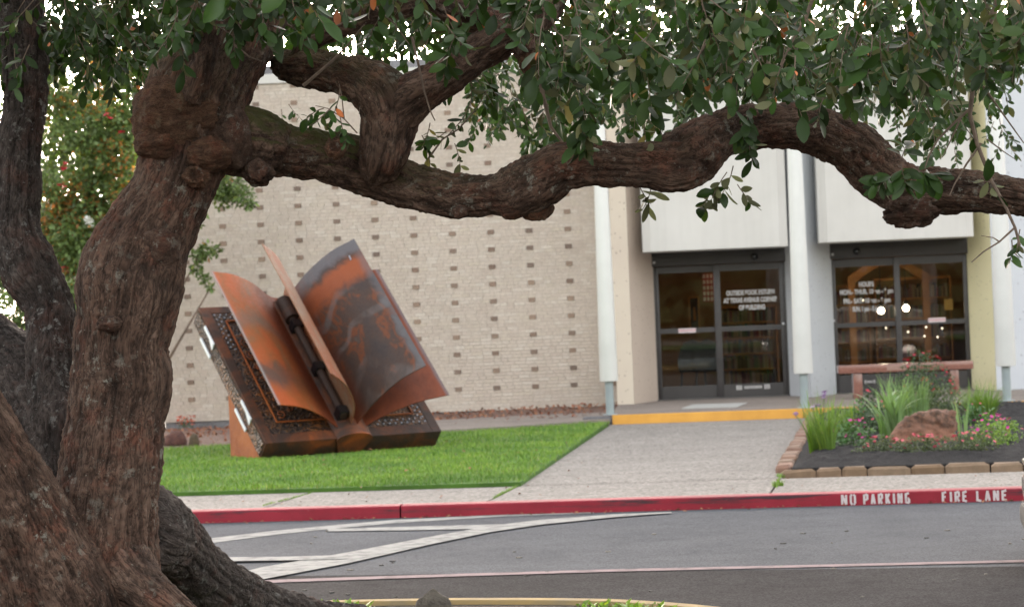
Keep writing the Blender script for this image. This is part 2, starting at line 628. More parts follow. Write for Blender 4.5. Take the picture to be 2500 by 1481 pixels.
strip_marking('road_marking', [(560, 1424), (707, 1418), (1100, 1405), (1500, 1393), (2000, 1382), (2600, 1368)], [7, 7, 6.5, 6, 6, 6], M['roadpink'], '', '', 0.006)
# small light scraps and dark specks lying on the road
mb = MB()
for i in range(36):
    p = on_ground(rng.uniform(700, 2500), rng.uniform(1290, 1470), 0)
    r = rng.uniform(0.005, 0.014)
    a = rng.uniform(0, 3.1)
    mb.box(-r * 1.6, r * 1.6, -r, r, 0.001, 0.008, Matrix.Translation(p) @ Matrix.Rotation(a, 4, 'Z'))
tag(mb.build('road_grit', simple('grit', (0.25, 0.23, 0.2), 0.9, c2=(0.05, 0.05, 0.05), scale=0.7)), kind='stuff')

# far kerb painted red, with its stencilled words
kerb = empty('red_kerb', g0, KYAW)
kerb['kind'] = 'structure'
prof = [(0.0, -0.005), (0.004, 0.096), (0.011, 0.106), (0.03, 0.111), (0.06, KT), (0.17, KT + 0.001), (0.17, -0.005)]
aj, _ = KP.hit(977, 1245, 0)
for a0, a1 in ((-34, aj - 9.2), (aj - 9.188, aj - 0.008), (aj + 0.008, aj + 11.0), (aj + 11.016, aj + 40)):
    vs = [(a, p[0], p[1]) for a in (a0, a1) for p in prof]
    n = len(prof)
    fs = [(i, n + i, n + (i + 1) % n, (i + 1) % n) for i in range(n)] + [tuple(range(n)), tuple(range(2 * n - 1, n - 1, -1))]
    o = MB().add(vs, fs).build('kerb_section', M['kerbred'], kerb)

GL = {  # stencil strokes on a 0..1 grid
    'N': [(0, 0, 0, 1), (1, 0, 1, 1), (0, 1, 1, 0)],
    'O': [(0, .1, 0, .9), (1, .1, 1, .9), (0, 0, .36, 0), (.64, 0, 1, 0), (0, 1, .36, 1), (.64, 1, 1, 1)],
    'P': [(0, 0, 0, 1), (0, 1, 1, 1), (1, .45, 1, 1), (0, .45, 1, .45)],
    'A': [(0, 0, .5, 1), (1, 0, .5, 1), (.2, .32, .8, .32)],
    'R': [(0, 0, 0, 1), (0, 1, 1, 1), (1, .48, 1, 1), (0, .48, 1, .48), (.3, .48, 1, 0)],
    'K': [(0, 0, 0, 1), (0, .42, 1, 1), (.25, .58, 1, 0)],
    'I': [(.5, 0, .5, 1)],
    'G': [(0, 0, 0, 1), (0, 0, 1, 0), (0, 1, 1, 1), (1, 0, 1, .45), (.55, .45, 1, .45)],
    'F': [(0, 0, 0, 1), (0, 1, 1, 1), (0, .52, .8, .52)],
    'E': [(0, 0, 0, 1), (0, 1, 1, 1), (0, .52, .85, .52), (0, 0, 1, 0)],
    'L': [(0, 0, 0, 1), (0, 0, 1, 0)],
}
def stroke_word(word, a0, a1, z0, z1, parent):
    n = len(word)
    pitch = (a1 - a0) / (n - 0.22 + (-0.3 if 'I' in word else 0))
    x = a0
    th = 0.019
    for ch in word:
        w = pitch * 0.72
        if ch == 'I': w = pitch * 0.36
        mb = MB()
        for i, (p, q, r, s) in enumerate(GL[ch]):
            A = Vector((x + p * w + (th / 2 if ch != 'I' else 0) * (1 - 2 * p), z0 + q * (z1 - z0)))
            B = Vector((x + r * w + (th / 2 if ch != 'I' else 0) * (1 - 2 * r), z0 + s * (z1 - z0)))
            for Q in (A, B): Q.y = min(max(Q.y, z0 + th / 2), z1 - th / 2) if abs(A.y - B.y) < 1e-4 else Q.y
            d = (B - A).normalized()
            pr = Vector((-d.y, d.x)) * th / 2
            # follow the face of the kerb, 2-3 mm proud
            def P(v): 
                zz = v.y
                yy = 0.004 * zz / 0.096
                return (v.x, yy - 0.003 - 0.0004 * i, zz)
            mb.add([P(A + pr), P(A - pr), P(B - pr), P(B + pr)], [(0, 1, 2, 3)])
        mb.build('painted_letter', M['letter'], parent)
        x += pitch if ch != 'I' else pitch * 0.64
for w, x0, x1, ya in (('NO', 2053, 2091, 1212), ('PARKING', 2107, 2224, 1211), ('FIRE', 2299, 2365, 1208), ('LANE', 2383, 2461, 1206)):
    s0, _ = KP.hit(x0, ya, 0)
    s1, _ = KP.hit(x1, ya, 0)
    stroke_word(w, s0, s1, 0.009, 0.095, kerb)

# pavement behind the kerb, in slabs with open joints
pav = empty('pavement', g0, KYAW)
pav['kind'] = 'structure'
def kloc(x, y, z):
    p = on_ground(x, y, z) - KP.o
    return p.dot(KP.e), p.dot(KP.n)
lf = [kloc(460, 1209, KT), kloc(1270, 1187, KT)]
PW = 0.5 * (lf[0][1] + lf[1][1])         # width of the pavement up to the lawn
print('pavement', lf, PW)
joints = [-34, -8, kloc(695, 1222, KT)[0], kloc(1228, 1204, KT)[0], kloc(1897, 1178, KT)[0], 9.6, 40]
MB().box(-34, 40, 0.17, PW, -0.004, KT - 0.03).build('pavement_bed', M['soil'], pav)
for a0, a1 in zip(joints[:-1], joints[1:]):
    MB().bbox(a0 + 0.011, a1 - 0.011, 0.176, PW - 0.002, 0.0, KT, 0.008).build('paving_slab', M['pave'], pav)

# lawn, walkway
lawn_poly = [KP.to(-26, PW), KP.to(kloc(1268, 1188, KT)[0], PW), on_ground(1486, 1037, 0.108), on_ground(1440, 1036, 0.13), on_ground(1060, 1052, 0.15), on_ground(700, 1078, 0.15), on_ground(404, 1094, 0.15), on_ground(-500, 1140, 0.15)]
lawn = block('lawn', lawn_poly, -0.005, 0.152, M['turf'])
walk = empty('walkway', (0, 0, 0))
walk['kind'] = 'structure'
ya = [None]
LZ = 0.24
l0, l1 = on_ground(1492, 1013, LZ), on_ground(2480, 979, LZ)
LP = Plane(l0, math.atan2(l1.y - l0.y, l1.x - l0.x))
wl0, wl1 = KP.to(kloc(1268, 1188, KT)[0], PW), LP.to(0.0, -0.037)
wr0, wr1 = KP.to(kloc(1908, 1165, KT)[0], PW), LP.to(LP.hit(1978, 1018, 0)[0], -0.037)
def lerp(a, b, t): return a + (b - a) * t
cuts = [0, 0.018, 0.10, 0.20, 0.36, 0.52, 0.68, 0.84, 1.0]
# joints seen at these heights of the picture, as fractions along the walkway
fr = []
for y in (1184, 1169, 1150):
    p = on_ground(1400, y, 0.15)
    fr.append((p.y - wl0.y) / (wl1.y - wl0.y))
print('walk joints', fr)
cuts = [0] + [max(0.01, f) for f in fr] + [0.45, 0.63, 0.81, 1.0]
MB().prism([tuple(p)[:2] for p in (wl0, wr0, wr1, wl1)], -0.004, 0.08).build('walkway_bed', M['soil'], walk)
for t0, t1 in zip(cuts[:-1], cuts[1:]):
    L = (wl1 - wl0).length
    e = 0.009 / L
    q = [lerp(wl0, wl1, t0 + e), lerp(wr0, wr1, t0 + e), lerp(wr0, wr1, t1 - e), lerp(wl0, wl1, t1 - e)]
    zt_ = [WALKZ - 0.01 * max(0, tt_ - .2) / .8 for tt_ in (t0, t0, t1, t1)]
    MB().add([(p.x, p.y, 0) for p in q] + [(p.x, p.y, z) for p, z in zip(q, zt_)], [(3, 2, 1, 0), (4, 5, 6, 7), (0, 1, 5, 4), (1, 2, 6, 5), (2, 3, 7, 6), (3, 0, 4, 7)]).build('paving_slab', M['pave'], walk)

# landing in front of the doors with its yellow edge
back = [WP.to(14, 0.25), WP.to(3.3, 0.25)]
landing = block('landing', [LP.to(0.0, 0), LP.to(14, 0), back[0], back[1]], -0.003, LZ, M['landing'])
edge = empty('yellow_edge', (l0.x, l0.y, 0), LP.yaw)
edge['kind'] = 'structure'
jy = LP.hit(1962, 1010, 0)[0]
for a0, a1 in ((0.02, jy - 0.004), (jy + 0.004, 7.2), (7.206, 14)):
    MB().bbox(a0, a1, -0.035, 0.002, 0.0, LZ + 0.004, 0.008).build('kerb_section', M['yellow'], edge)
path = block('path', [on_ground(960, 1056, 0.19), on_ground(1300, 1036, 0.19), LP.to(-0.002, 0), LP.to(-0.002, 2.2), on_ground(1330, 1011, 0.19), on_ground(960, 1030, 0.19)], -0.002, 0.19, M['landing'])
MB_end = MB().bbox(-0.42, -0.004, -0.02, 0.3, 0.0, 0.22, 0.01)
o = MB_end.build('landing_end', M['found'], None, loc=(l0.x, l0.y, 0))
o.rotation_euler = (0, 0, LP.yaw)
o['kind'] = 'structure'

# litter strip along the foot of the wall
n = 60
vs, fs = [], []
for i in range(n + 1):
    t = i / n
    a = -6 + 9.6 * t
    zw = 0.05 + 0.15 * min(1, max(0, (a + 4) / 6.0))
    front = on_ground(380 + (1500 - 380) * t, 1100 - 72 * t, 0.15)
    bk = WP.to(a, -0.02)
    for k in range(7):
        q = lerp(front, bk, k / 6)
        vs.append((q.x, q.y, lerp(0.145, zw, k / 6) + 0.015 * float(vnoise(np.array([[q.x * 3, q.y * 3, 0]]))[0])))
for i in range(n):
    for k in range(6):
        b0 = i * 7 + k
        fs.append((b0, b0 + 7, b0 + 8, b0 + 1))
o = MB().add(vs, fs).build('litter_bed', M['redmulch'], smooth=True)
o['kind'] = 'structure'
mb = MB()
for i in range(1500):
    t = rng.uniform(0.0, 1.0)
    a = -6 + 9.6 * t
    front = on_ground(380 + 1120 * t, 1100 - 72 * t, 0.15)
    k = rng.beta(2.6, 1.1)
    q = lerp(front, WP.to(a, -0.03), k)
    zw = 0.05 + 0.15 * min(1, max(0, (a + 4) / 6.0))
    z = lerp(0.15, zw, k) + 0.02 + 0.03 * rng.random() * (k > 0.75)
    r = rng.uniform(0.018, 0.05)
    Mx = Matrix.Translation((q.x, q.y, z)) @ Euler((rng.uniform(-.9, .9), rng.uniform(-.9, .9), rng.uniform(0, 6))).to_matrix().to_4x4()
    mb.add([Mx @ Vector(c) for c in ((-r, 0, 0), (0, -r * .5, .006), (r, 0, 0), (0, r * .5, .006))], [(0, 1, 2), (0, 2, 3)])
tag(mb.build('fallen_leaves', pieces('dead_leaf', [(0.35, 0.12, 0.06), (0.26, 0.10, 0.06), (0.42, 0.20, 0.10), (0.18, 0.08, 0.05)], 0.8)), kind='stuff')

# ================================================================== BUILDING
B = empty('library_building', WP.o, WP.yaw)
tag(B, 'long low building of pale cream brick dotted with dark bricks, with two glass entrances', 'building')
ROW0, ROWP, COLP = 3.11, 0.2866, 0.64
CH = ROWP / 5
BASE = 0.215
TOP = 5.76
SL, SR_ = -4.32, 3.55
MB().box(SL + 0.01, SR_, 0.0, 0.24, BASE - 0.0, TOP).build('mortar_wall', M['mortar'], B)
MB().box(SL + 0.015, SR_, 0.03, 0.235, -0.02, BASE - 0.002).build('foundation', M['found'], B)
MB().bbox(SL - 0.03, SR_, -0.05, 0.30, TOP + 0.002, TOP + 0.16, 0.01).build('coping', M['stucco'], B)
MB().box(SL + 0.02, SL + 0.22, 0.242, 14, -0.02, TOP).build('side_wall', M['mortar'], B)
MB().box(SL + 0.25, 16, 0.31, 14, 5.9, 6.1).build('roof', M['found'], B)

def quad_brick(h):
    return h
brick_meshes = {}
def brick_mesh(w, h, d, m, key):
    k = (key, round(w, 3))
    if k not in brick_meshes:
        me = MB().bbox(0, w, -d, 0.01, 0, h, 0.004).mesh('brick')
        me.materials.append(m)
        brick_meshes[k] = me
    return brick_meshes[k]

course0 = int(round((ROW0 - BASE) / CH)) # index of row-0 course from the base
zc = lambda i: ROW0 + (i - course0) * CH
bricks = []
ncourse = int((TOP - zc(0)) / CH)
lens = [0.183, 0.183, 0.183, 0.118, 0.118, 0.15]
r2 = random.Random(3)
dark_rows = {}
for i in range(ncourse):
    z = zc(i)
    if z + CH > TOP + 0.01: break
    row = i - course0
    isd = (row % 5 == 0) and z > BASE + 0.3
    stops = [c * COLP for c in range(-6, 6)] if isd else []
    stops = [q for q in stops if SL + 0.2 < q < SR_ - 0.1]
    segs = []
    x = SL
    for q in stops:
        segs.append((x, q - 0.059))
        bricks.append((q - 0.052, z - 0.010, 0.104, 'd'))
        x = q + 0.059
    segs.append((x, SR_))
    for (a, b) in segs:
        p = a - (r2.random() * 0.12 if not isd else 0)
        while p < b - 0.02:
            w = r2.choice(lens)
            rest = b - p
            if rest < w + 0.06: w = rest - 0.0
            if rest - w < 0.05 and rest < 0.24: w = rest
            x0 = max(p, a)
            x1 = min(p + w, b)
            if x1 - x0 > 0.03: bricks.append((x0 + 0.003, z, x1 - x0 - 0.006, 'l'))
            p += w
# which light bricks show largest: the open stretch right of the sculpture
def show(b):
    s, z, w, k = b
    P_ = WP.to(s + w / 2, 0)
    return (0.62 < s < 3.1 and 0.25 < z < 2.3)
cand = [b for b in bricks if b[3] == 'l' and show(b) and b[2] > 0.1]
r2.shuffle(cand)
cand = sorted(cand, key=lambda b: -b[2])[:700]
cand = sorted(cand, key=lambda b: b[1] + 0.15 * r2.random())[:296]
single = set(cand)
mb = MB()
HB = CH - 0.008
for b in bricks:
    s, z, w, k = b
    if k == 'd':
        o = bpy.data.objects.new('dark_brick', brick_mesh(w, 0.074, 0.020, M['dark_brick'], 'd'))
        COL.objects.link(o)
        o.parent = B
        o.location = (s, -0.004 + r2.uniform(-0.004, 0.002), z)
    elif b in single:
        o = bpy.data.objects.new('brick', brick_mesh(round(w, 2), HB, 0.009, M['brick'], 'l'))
        COL.objects.link(o)
        o.parent = B
        o.location = (s, r2.uniform(-0.003, 0.001), z + 0.004)
    else:
        d = 0.009 + r2.uniform(-0.001, 0.003)
        mb.add([(s, -d, z + .004), (s + w, -d, z + .004), (s + w, -d, z + .004 + HB), (s, -d, z + .004 + HB), (s, .002, z + .004), (s + w, .002, z + .004), (s + w, .002, z + .004 + HB), (s, .002, z + .004 + HB)],
               [(0, 1, 2, 3), (0, 4, 5, 1), (3, 2, 6, 7), (0, 3, 7, 4), (1, 5, 6, 2)])
o = mb.build('brickwork', M['brick'], B)
o['kind'] = 'stuff'

# --- entrance front: measured on its own planes
def ws(x, y, k): return WP.hit(x, y, k)
def sx(x, y=800, k=0.12): return ws(x, y, k)[0]
KD = 0.16
pil = []
def folded(name, px, ks, m, z0=LZ, z1=6.0, y=800):
    """an upright panel that runs through plan points (picture x, depth)"""
    pts = [(sx(x, y, k), k) for x, k in zip(px, ks)]
    poly = pts + [(pts[-1][0], 0.5), (pts[0][0], 0.5)]
    return MB().prism(poly, z0, z1).build(name, m, B)
folded('panel', (1500, 1541), (-0.95, -0.97), M['pil_cream'])
folded('panel', (1541.5, 1600), (-0.96, 0.05), M['pil_pink'])
folded('panel', (1922, 1975, 2036), (0.06, -0.95, 0.05), M['pil_blue'])
folded('panel', (2368, 2427), (0.05, -0.95), M['pil_yellow'])
folded('panel', (2427.5, 2445, 2600), (-0.951, -0.90, -0.85), M['pil_blue'])

def fascia(xl, xr, yb):
    s0, zb = ws(xl, yb, -1.22)
    s1, _ = ws(xr, yb, -1.22)
    b = 0.13
    poly = [(s0, -1.10), (s0 + b, -1.22), (s1 - b, -1.22), (s1, -1.10), (s1, 0.5), (s0, 0.5)]
    MB().prism(poly, zb, 6.0).build('fascia', M['stucco'], B)
    return zb
fz = fascia(1569, 1925, 615)
fascia(2001, 2380, 592)

# glass entrances
def entrance(x0, x1, yt, yb, xs, g, label, sensor_x, lines, stickers, rail_y, ref_y):
    k = KD
    s0, s1 = sx(x0, 800, k), sx(x1, 800, k)
    xm = (x0 + x1) / 2
    zt = ws(xm, yt, k)[1]
    z0 = LZ + 0.002
    D = empty('sliding_door', (0, 0, 0), 0, B)
    if label: D['label'] = label
    def Z(y, x=xm): return ws(x, y, k)[1]
    hdr = Z(g['head'])
    sm0, sm1 = sx(xs[0], 800, k), sx(xs[1], 800, k)
    y0, y1 = k - 0.10, k + 0.10
    fr = MB()
    fr.bbox(s0, s0 + 0.06, y0, y1, z0, hdr, 0.006).bbox(s1 - 0.06, s1, y0, y1, z0, hdr, 0.006)
    fr.build('frame', M['bronze'], D, auto=40)
    MB().bbox(s0, s1, y0 - 0.05, y1, hdr + 0.002, zt + 0.12, 0.01).build('header', M['bronze'], D, auto=40)
    MB().bbox(s0 + 0.1, s1 - 0.1, y0 - 0.056, y0 - 0.045, hdr + 0.03, hdr + 0.045, 0.002).build('header_groove', M['bronze'], D)
    MB().box(s0, s1, y0 - 0.04, y1, LZ - 0.001, z0 + 0.012).build('threshold', simple('threshold', (0.12, 0.12, 0.12), 0.4, metal=0.6), D)
    for side, (a, b, yy) in enumerate(((s0 + 0.062, sm1, k + 0.02), (sm0, s1 - 0.062, k - 0.035))):
        zr0, zr1 = Z(rail_y[1]), Z(rail_y[0])
        zb_ = Z(g['bot'])
        zg = Z(g['top'])
        st = (sm1 - sm0)
        st0, st1 = (0.06, st) if side == 0 else (st, 0.075)
        f = MB()
        f.bbox(a, a + st0, yy - 0.022, yy + 0.022, z0 + 0.015, hdr - 0.004, 0.004)
        f.bbox(b - st1, b, yy - 0.022, yy + 0.022, z0 + 0.015, hdr - 0.004, 0.004)
        for (p, q) in ((z0 + 0.015, zb_), (zr0, zr1), (zg, hdr - 0.004)):
            f.box(a + st0 - 0.001, b - st1 + 0.001, yy - 0.020, yy + 0.020, p, q)
        f.build('door_leaf', M['bronze'], D, auto=40)
        for (p, q) in ((zb_, zr0), (zr1, zg)):
            MB().box(a + st0, b - st1, yy - 0.003, yy + 0.003, p, q).build('glass_pane', M['glass'], D)
    # motion sensor, key switch, emergency sign
    ss = sx(sensor_x, 800, k)
    zs = (hdr + zt) / 2
    MB().lathe([(0.062, 0), (0.055, 0.03), (0.02, 0.045)], 16, Matrix.Translation((ss, y0 - 0.051, zs)) @ Matrix.Rotation(math.pi / 2, 4, 'X')).build('motion_sensor', M['sensor'], D, smooth=True)
    MB().lathe([(0.012, 0.0), (0.010, 0.012)], 10, Matrix.Translation((ss, y0 - 0.094, zs + 0.005)) @ Matrix.Rotation(math.pi / 2, 4, 'X')).build('sensor_lens', M['lens'], D)
    for (px, py) in g['dots']:
        q = ws(px, py, k - 0.1)
        MB().lathe([(0.022, 0), (0.02, 0.01), (0.01, 0.014)], 14, Matrix.Translation((q[0], k - 0.062 if q[1] < hdr else y0 - 0.05, q[1])) @ Matrix.Rotation(math.pi / 2, 4, 'X')).build('lock_cylinder', M['silver'], D)
    for (ax, bx, ty, by, yy) in stickers:
        p, q = ws(ax, ty, k), ws(bx, by, k)
        MB().box(p[0], q[0], yy - 0.0265, yy - 0.0225, q[1], p[1]).build('notice_strip', M['sticker'], D)
        h = p[1] - q[1]
        mb_ = MB()
        n_ = 13
        for i in range(n_):
            w = (q[0] - p[0]) / n_
            mb_.box(p[0] + i * w + w * .25, p[0] + i * w + w * .8, yy - 0.0285, yy - 0.0266, q[1] + h * .35, q[1] + h * .7)
        mb_.build('notice_print', M['stickred'], D)
    for (txt, px, py, hpx, yy, bold, wpx) in lines:
        q = ws(px, py, k)
        cu = bpy.data.curves.new('lettering', 'FONT')
        cu.body = txt
        cu.align_x = 'CENTER'
        cu.align_y = 'CENTER'
        cu.size = hpx / 6000 * 40.5 * 1.42
        cu.offset = bold
        cu.extrude = 0.0008
        tmp = bpy.data.objects.new('tmp', cu)
        COL.objects.link(tmp)
        dg = bpy.context.evaluated_depsgraph_get()
        me = bpy.data.meshes.new_from_object(tmp.evaluated_get(dg))
        bpy.data.objects.remove(tmp)
        xs_ = [v_.co.x for v_ in me.vertices]
        me.transform(Matrix.Scale(wpx / 6000 * 40.5 / (max(xs_) - min(xs_)), 4, (1, 0, 0)))
        me.materials.clear()
        o = link('lettering', me, M['vinyl'], D)
        o.location = (q[0], yy - 0.006, q[1])
        o.rotation_euler = (math.pi / 2, 0, 0)
    return D
M['sensor'] = simple('sensor_black', (0.012, 0.012, 0.014), 0.25)
M['lens'] = simple('sensor_lens', (0.25, 0.30, 0.34), 0.15)
M['silver'] = simple('satin_metal', (0.55, 0.56, 0.58), 0.35, metal=0.8)
M['sticker'] = simple('pale_sticker', (0.72, 0.62, 0.64), 0.5)
M['stickred'] = simple('sticker_print', (0.55, 0.22, 0.25), 0.5)
M['vinyl'] = simple('pale_vinyl', (0.50, 0.49, 0.48), 0.6)
L1, R1, L2, R2 = KD + 0.02, KD - 0.035, KD + 0.02, KD - 0.035
d1 = entrance(1594, 1927, 615, 975, (1746, 1762), dict(head=645, top=662, bot=938, dots=[(1913, 790), (1597, 641)]),
              'left glass entrance with white book return lettering', 1848,
              [('OUTSIDE BOOK RETURN', 1832, 714, 11, R1, 0.006, 118), ('AT TEXAS AVENUE CORNER', 1832, 732, 11, R1, 0.006, 132), ('OF BUILDING', 1836, 750, 11, R1, 0.006, 64)],
              [(1656, 1699, 802, 811, L1)], (797, 809), 0)
d2 = entrance(2026, 2376, 593, 955, (2187, 2201), dict(head=626, top=646, bot=910, dots=[(2036, 783), (2032, 621)]),
              'right glass entrance with opening hours lettering behind the bench', 2097,
              [('HOURS', 2115, 694, 11, L2, 0.006, 36), ('MON.- THUR. 10 am - 9 pm', 2116, 712, 11, L2, 0.005, 130), ('FRI.- SAT. 10 am - 6 pm', 2117, 734, 11, L2, 0.005, 114), ('SUN. 1 pm - 5 pm', 2115, 754, 11, L2, 0.005, 66)],
              [(2265, 2308, 776, 785, R2)], (783, 794), 0)
# small pale maker's strip on the bottom rails
for D_, (xa, xb, y) in ((d1, (1797, 1880, 944)), (d2, (2110, 2136, 931))):
    p, q = ws(xa, y - 4, KD), ws(xb, y + 4, KD)
    mb = MB()
    n_ = 17
    for i in range(n_):
        if i in (3, 13): continue
        w = (q[0] - p[0]) / n_
        big = i < 3 or i > 13
        h = (p[1] - q[1]) * (1.0 if big else 0.6)
        zc_ = (p[1] + q[1]) / 2
        mb.box(p[0] + i * w + w * .12, p[0] + i * w + w * .86, R1 - 0.0245, R1 - 0.0215, zc_ - h / 2, zc_ + h / 2)
    mb.build('rail_strip', M['vinyl'], D_)

# the lobby behind the glass
sA, sB = sx(1560), sx(2470)
IW = simple('warm_wall', (0.28, 0.16, 0.075), 0.85, c2=(0.22, 0.12, 0.055), scale=1.5)
IF = simple('lobby_carpet', (0.07, 0.045, 0.035), 0.95)
IC = simple('lobby_ceiling', (0.10, 0.085, 0.07), 0.9)
mb = MB()
mb.box(sA, sB, 6.0, 6.1, LZ, 3.1)
mb.build('back_wall', IW, B)
MB().box(sA - 0.1, sA, 0.5, 6.1, LZ, 3.1).build('lobby_side_wall', IW, B)
MB().box(sB, sB + 0.1, 0.5, 6.1, LZ, 3.1).build('lobby_side_wall', IW, B)
MB().box(sA - 0.1, sB + 0.1, 0.252, 6.1, LZ - 0.05, LZ - 0.002).build('lobby_floor', IF, B)
MB().box(sA - 0.1, sB + 0.1, 0.502, 6.1, 3.1, 3.2).build('lobby_ceiling', IC, B)
smid = sx(1975)
MB().box(smid - 0.06, smid + 0.06, 0.502, 3.6, LZ, 3.1).build('partition', IW, B)
# lobby furnishings: two lit lamps, bookcases, arch frame, notices
def lobby(x, y, k):
    s, z = WP.hit(x, y, k)
    return s, z
warm = emit('lamp_glow', (1.0, 0.80, 0.55), 14)
for i, (x, y) in enumerate(((2151, 758), (2212, 752))):
    s, z = lobby(x, y, 1.6)
    p = WP.to(s, 1.6, z)
    L_ = empty('pendant_lamp', p, WP.yaw)
    tag(L_, ('left' if i == 0 else 'right') + ' bright round lamp shining behind the right glass entrance', 'lamp', 'lamps shining in the lobby')
    bm = bmesh.new()
    bmesh.ops.create_uvsphere(bm, u_segments=20, v_segments=14, radius=0.052)
    me = bpy.data.meshes.new('bulb')
    bm.to_mesh(me); bm.free()
    link('bulb', me, warm, L_)
    MB().lathe([(0.012, 0.06), (0.045, 0.062), (0.05, 0.1), (0.014, 0.13), (0.006, 0.14), (0.006, 3.1 - z)], 14).build('lamp_holder', M['bronze'], L_, smooth=True)
small = emit('small_glow', (1.0, 0.82, 0.6), 0.5)
for i, (x, y, k) in enumerate(((2107, 733, 2.4), (2261, 798, 2.2), (2300, 801, 2.2), (2257, 820, 2.6), (2289, 822, 2.6), (2163, 800, 3.0), (2217, 810, 3))):
    s, z = lobby(x, y, k)
    bm = bmesh.new()
    bmesh.ops.create_uvsphere(bm, u_segments=10, v_segments=8, radius=0.015)
    me = bpy.data.meshes.new('lamp_bead')
    bm.to_mesh(me); bm.free()
    o = link('lamp_bead', me, small, None, WP.to(s, k, z))
    tag(o, ['tiny lamp glint beside the opening hours lettering, left of the bright lamps', 'tiny lamp glint just below the notice strip, left one of two', 'tiny lamp glint right of its twin below the notice strip', 'lower tiny lamp glint in the lobby, left of the pair', 'lower tiny lamp glint in the lobby, right of the pair', 'tiny lamp glint under the left pane of the right entrance', 'tiny lamp glint beside the middle stile of the right entrance'][i], 'lamp', 'tiny lamps glinting in the lobby')
cl = emit('ceiling_panel_glow', (1.0, 0.70, 0.38), 1.1)  # unseen warm panels under the ceiling, added to brighten the lobby
for i, (x, k) in enumerate(((1700, 3.8), (1840, 2.2), (2100, 2.6), (2290, 4.2))):
    s = sx(x)
    c = empty('ceiling_light', WP.to(s, k, 3.096), WP.yaw)
    tag(c, ['warm ceiling light panel deep inside the left entrance', 'warm ceiling light panel close behind the right leaf of the left entrance', 'warm ceiling light panel close behind the left leaf of the right entrance', 'warm ceiling light panel deep inside the right entrance'][i], 'ceiling light', 'warm lobby ceiling lights')
    MB().box(-0.45, 0.45, -0.15, 0.15, -0.012, -0.006).build('diffuser', cl, c)
    MB().box(-0.48, 0.48, -0.18, -0.152, -0.02, 0).box(-0.48, 0.48, 0.152, 0.18, -0.02, 0).box(-0.48, -0.452, -0.152, 0.152, -0.02, 0).box(0.452, 0.48, -0.152, 0.152, -0.02, 0).build('frame', M['bronze'], c)

wood = simple('orange_wood', (0.42, 0.19, 0.05), 0.5, c2=(0.32, 0.13, 0.035), scale=5)
dwood = simple('dark_wood', (0.05, 0.022, 0.012), 0.5)
def bookcase(x, k, w, h, label):
    s = sx(x)
    e = empty('bookcase', WP.to(s, k, LZ), WP.yaw)
    tag(e, label, 'bookcase')
    f = MB().box(-w / 2, -w / 2 + .03, -.15, .15, 0, h).box(w / 2 - .03, w / 2, -.15, .15, 0, h).box(-w / 2 + .031, w / 2 - .031, .12, .15, 0, h)
    f.build('carcass', wood, e)
    ns = 5
    for i in range(ns + 1):
        z = 0.05 + (h - 0.07) * i / ns
        MB().box(-w / 2 + .032, w / 2 - .032, -.14, .118, z - .012, z + .012).build('shelf', wood, e)
        if i < ns:
            q = -w / 2 + .05
            r_ = random.Random(i * 7 + int(x))
            mb = MB()
            while q < w / 2 - .1:
                t = r_.uniform(.018, .045)
                hh = r_.uniform(.17, .26)
                mb.box(q, q + t - .002, -.12, .08, z + .013, z + .013 + hh)
                q += t
            o = mb.build('books', bookm, e)
            o['kind'] = 'stuff'
bookm = pieces('book_spines', [(0.20, 0.03, 0.03), (0.05, 0.07, 0.12), (0.30, 0.22, 0.12), (0.04, 0.09, 0.05), (0.35, 0.30, 0.24), (0.12, 0.03, 0.05), (0.02, 0.02, 0.02)], 0.6)
bookcase(2080, 4.6, 1.3, 1.8, 'wooden bookcase full of books seen through the left leaf of the right entrance')
bookcase(2300, 5.0, 1.4, 1.9, 'wooden bookcase full of books seen through the right leaf of the right entrance')
bookcase(1845, 4.9, 1.1, 1.5, 'low wooden bookcase seen through the left entrance')
# orange arched frame
s0, s1 = sx(2110), sx(2325)
ar = MB()
k0, k1 = 3.5, 3.65
W_ = (s1 - s0)
def arch_pts(o, n=14):
    pts = []
    for i in range(n + 1):
        t = i / n
        pts.append((s0 + o + (W_ - 2 * o) * t, 2.18 - o + 0.30 * math.sin(math.pi * t)))
    return pts
po, pi_ = arch_pts(0), arch_pts(0.12)
vs, fs = [], []
for a, b in zip(po, pi_):
    vs += [(a[0], k0, a[1]), (b[0], k0, b[1]), (b[0], k1, b[1]), (a[0], k1, a[1])]
for i in range(len(po) - 1):
    for j in range(4): fs.append((4 * i + j, 4 * i + (j + 1) % 4, 4 * i + 4 + (j + 1) % 4, 4 * i + 4 + j))
ar.add(vs, fs)
ar.box(s0, s0 + .12, k0, k1, LZ, 2.16).box(s1 - .12, s1, k0, k1, LZ, 2.16)
tag(ar.build('arch_frame', wood, None), 'orange wooden arched frame inside the lobby', 'arch')
o = bpy.context.scene.objects['arch_frame']; o.location = WP.o; o.rotation_euler = (0, 0, WP.yaw)

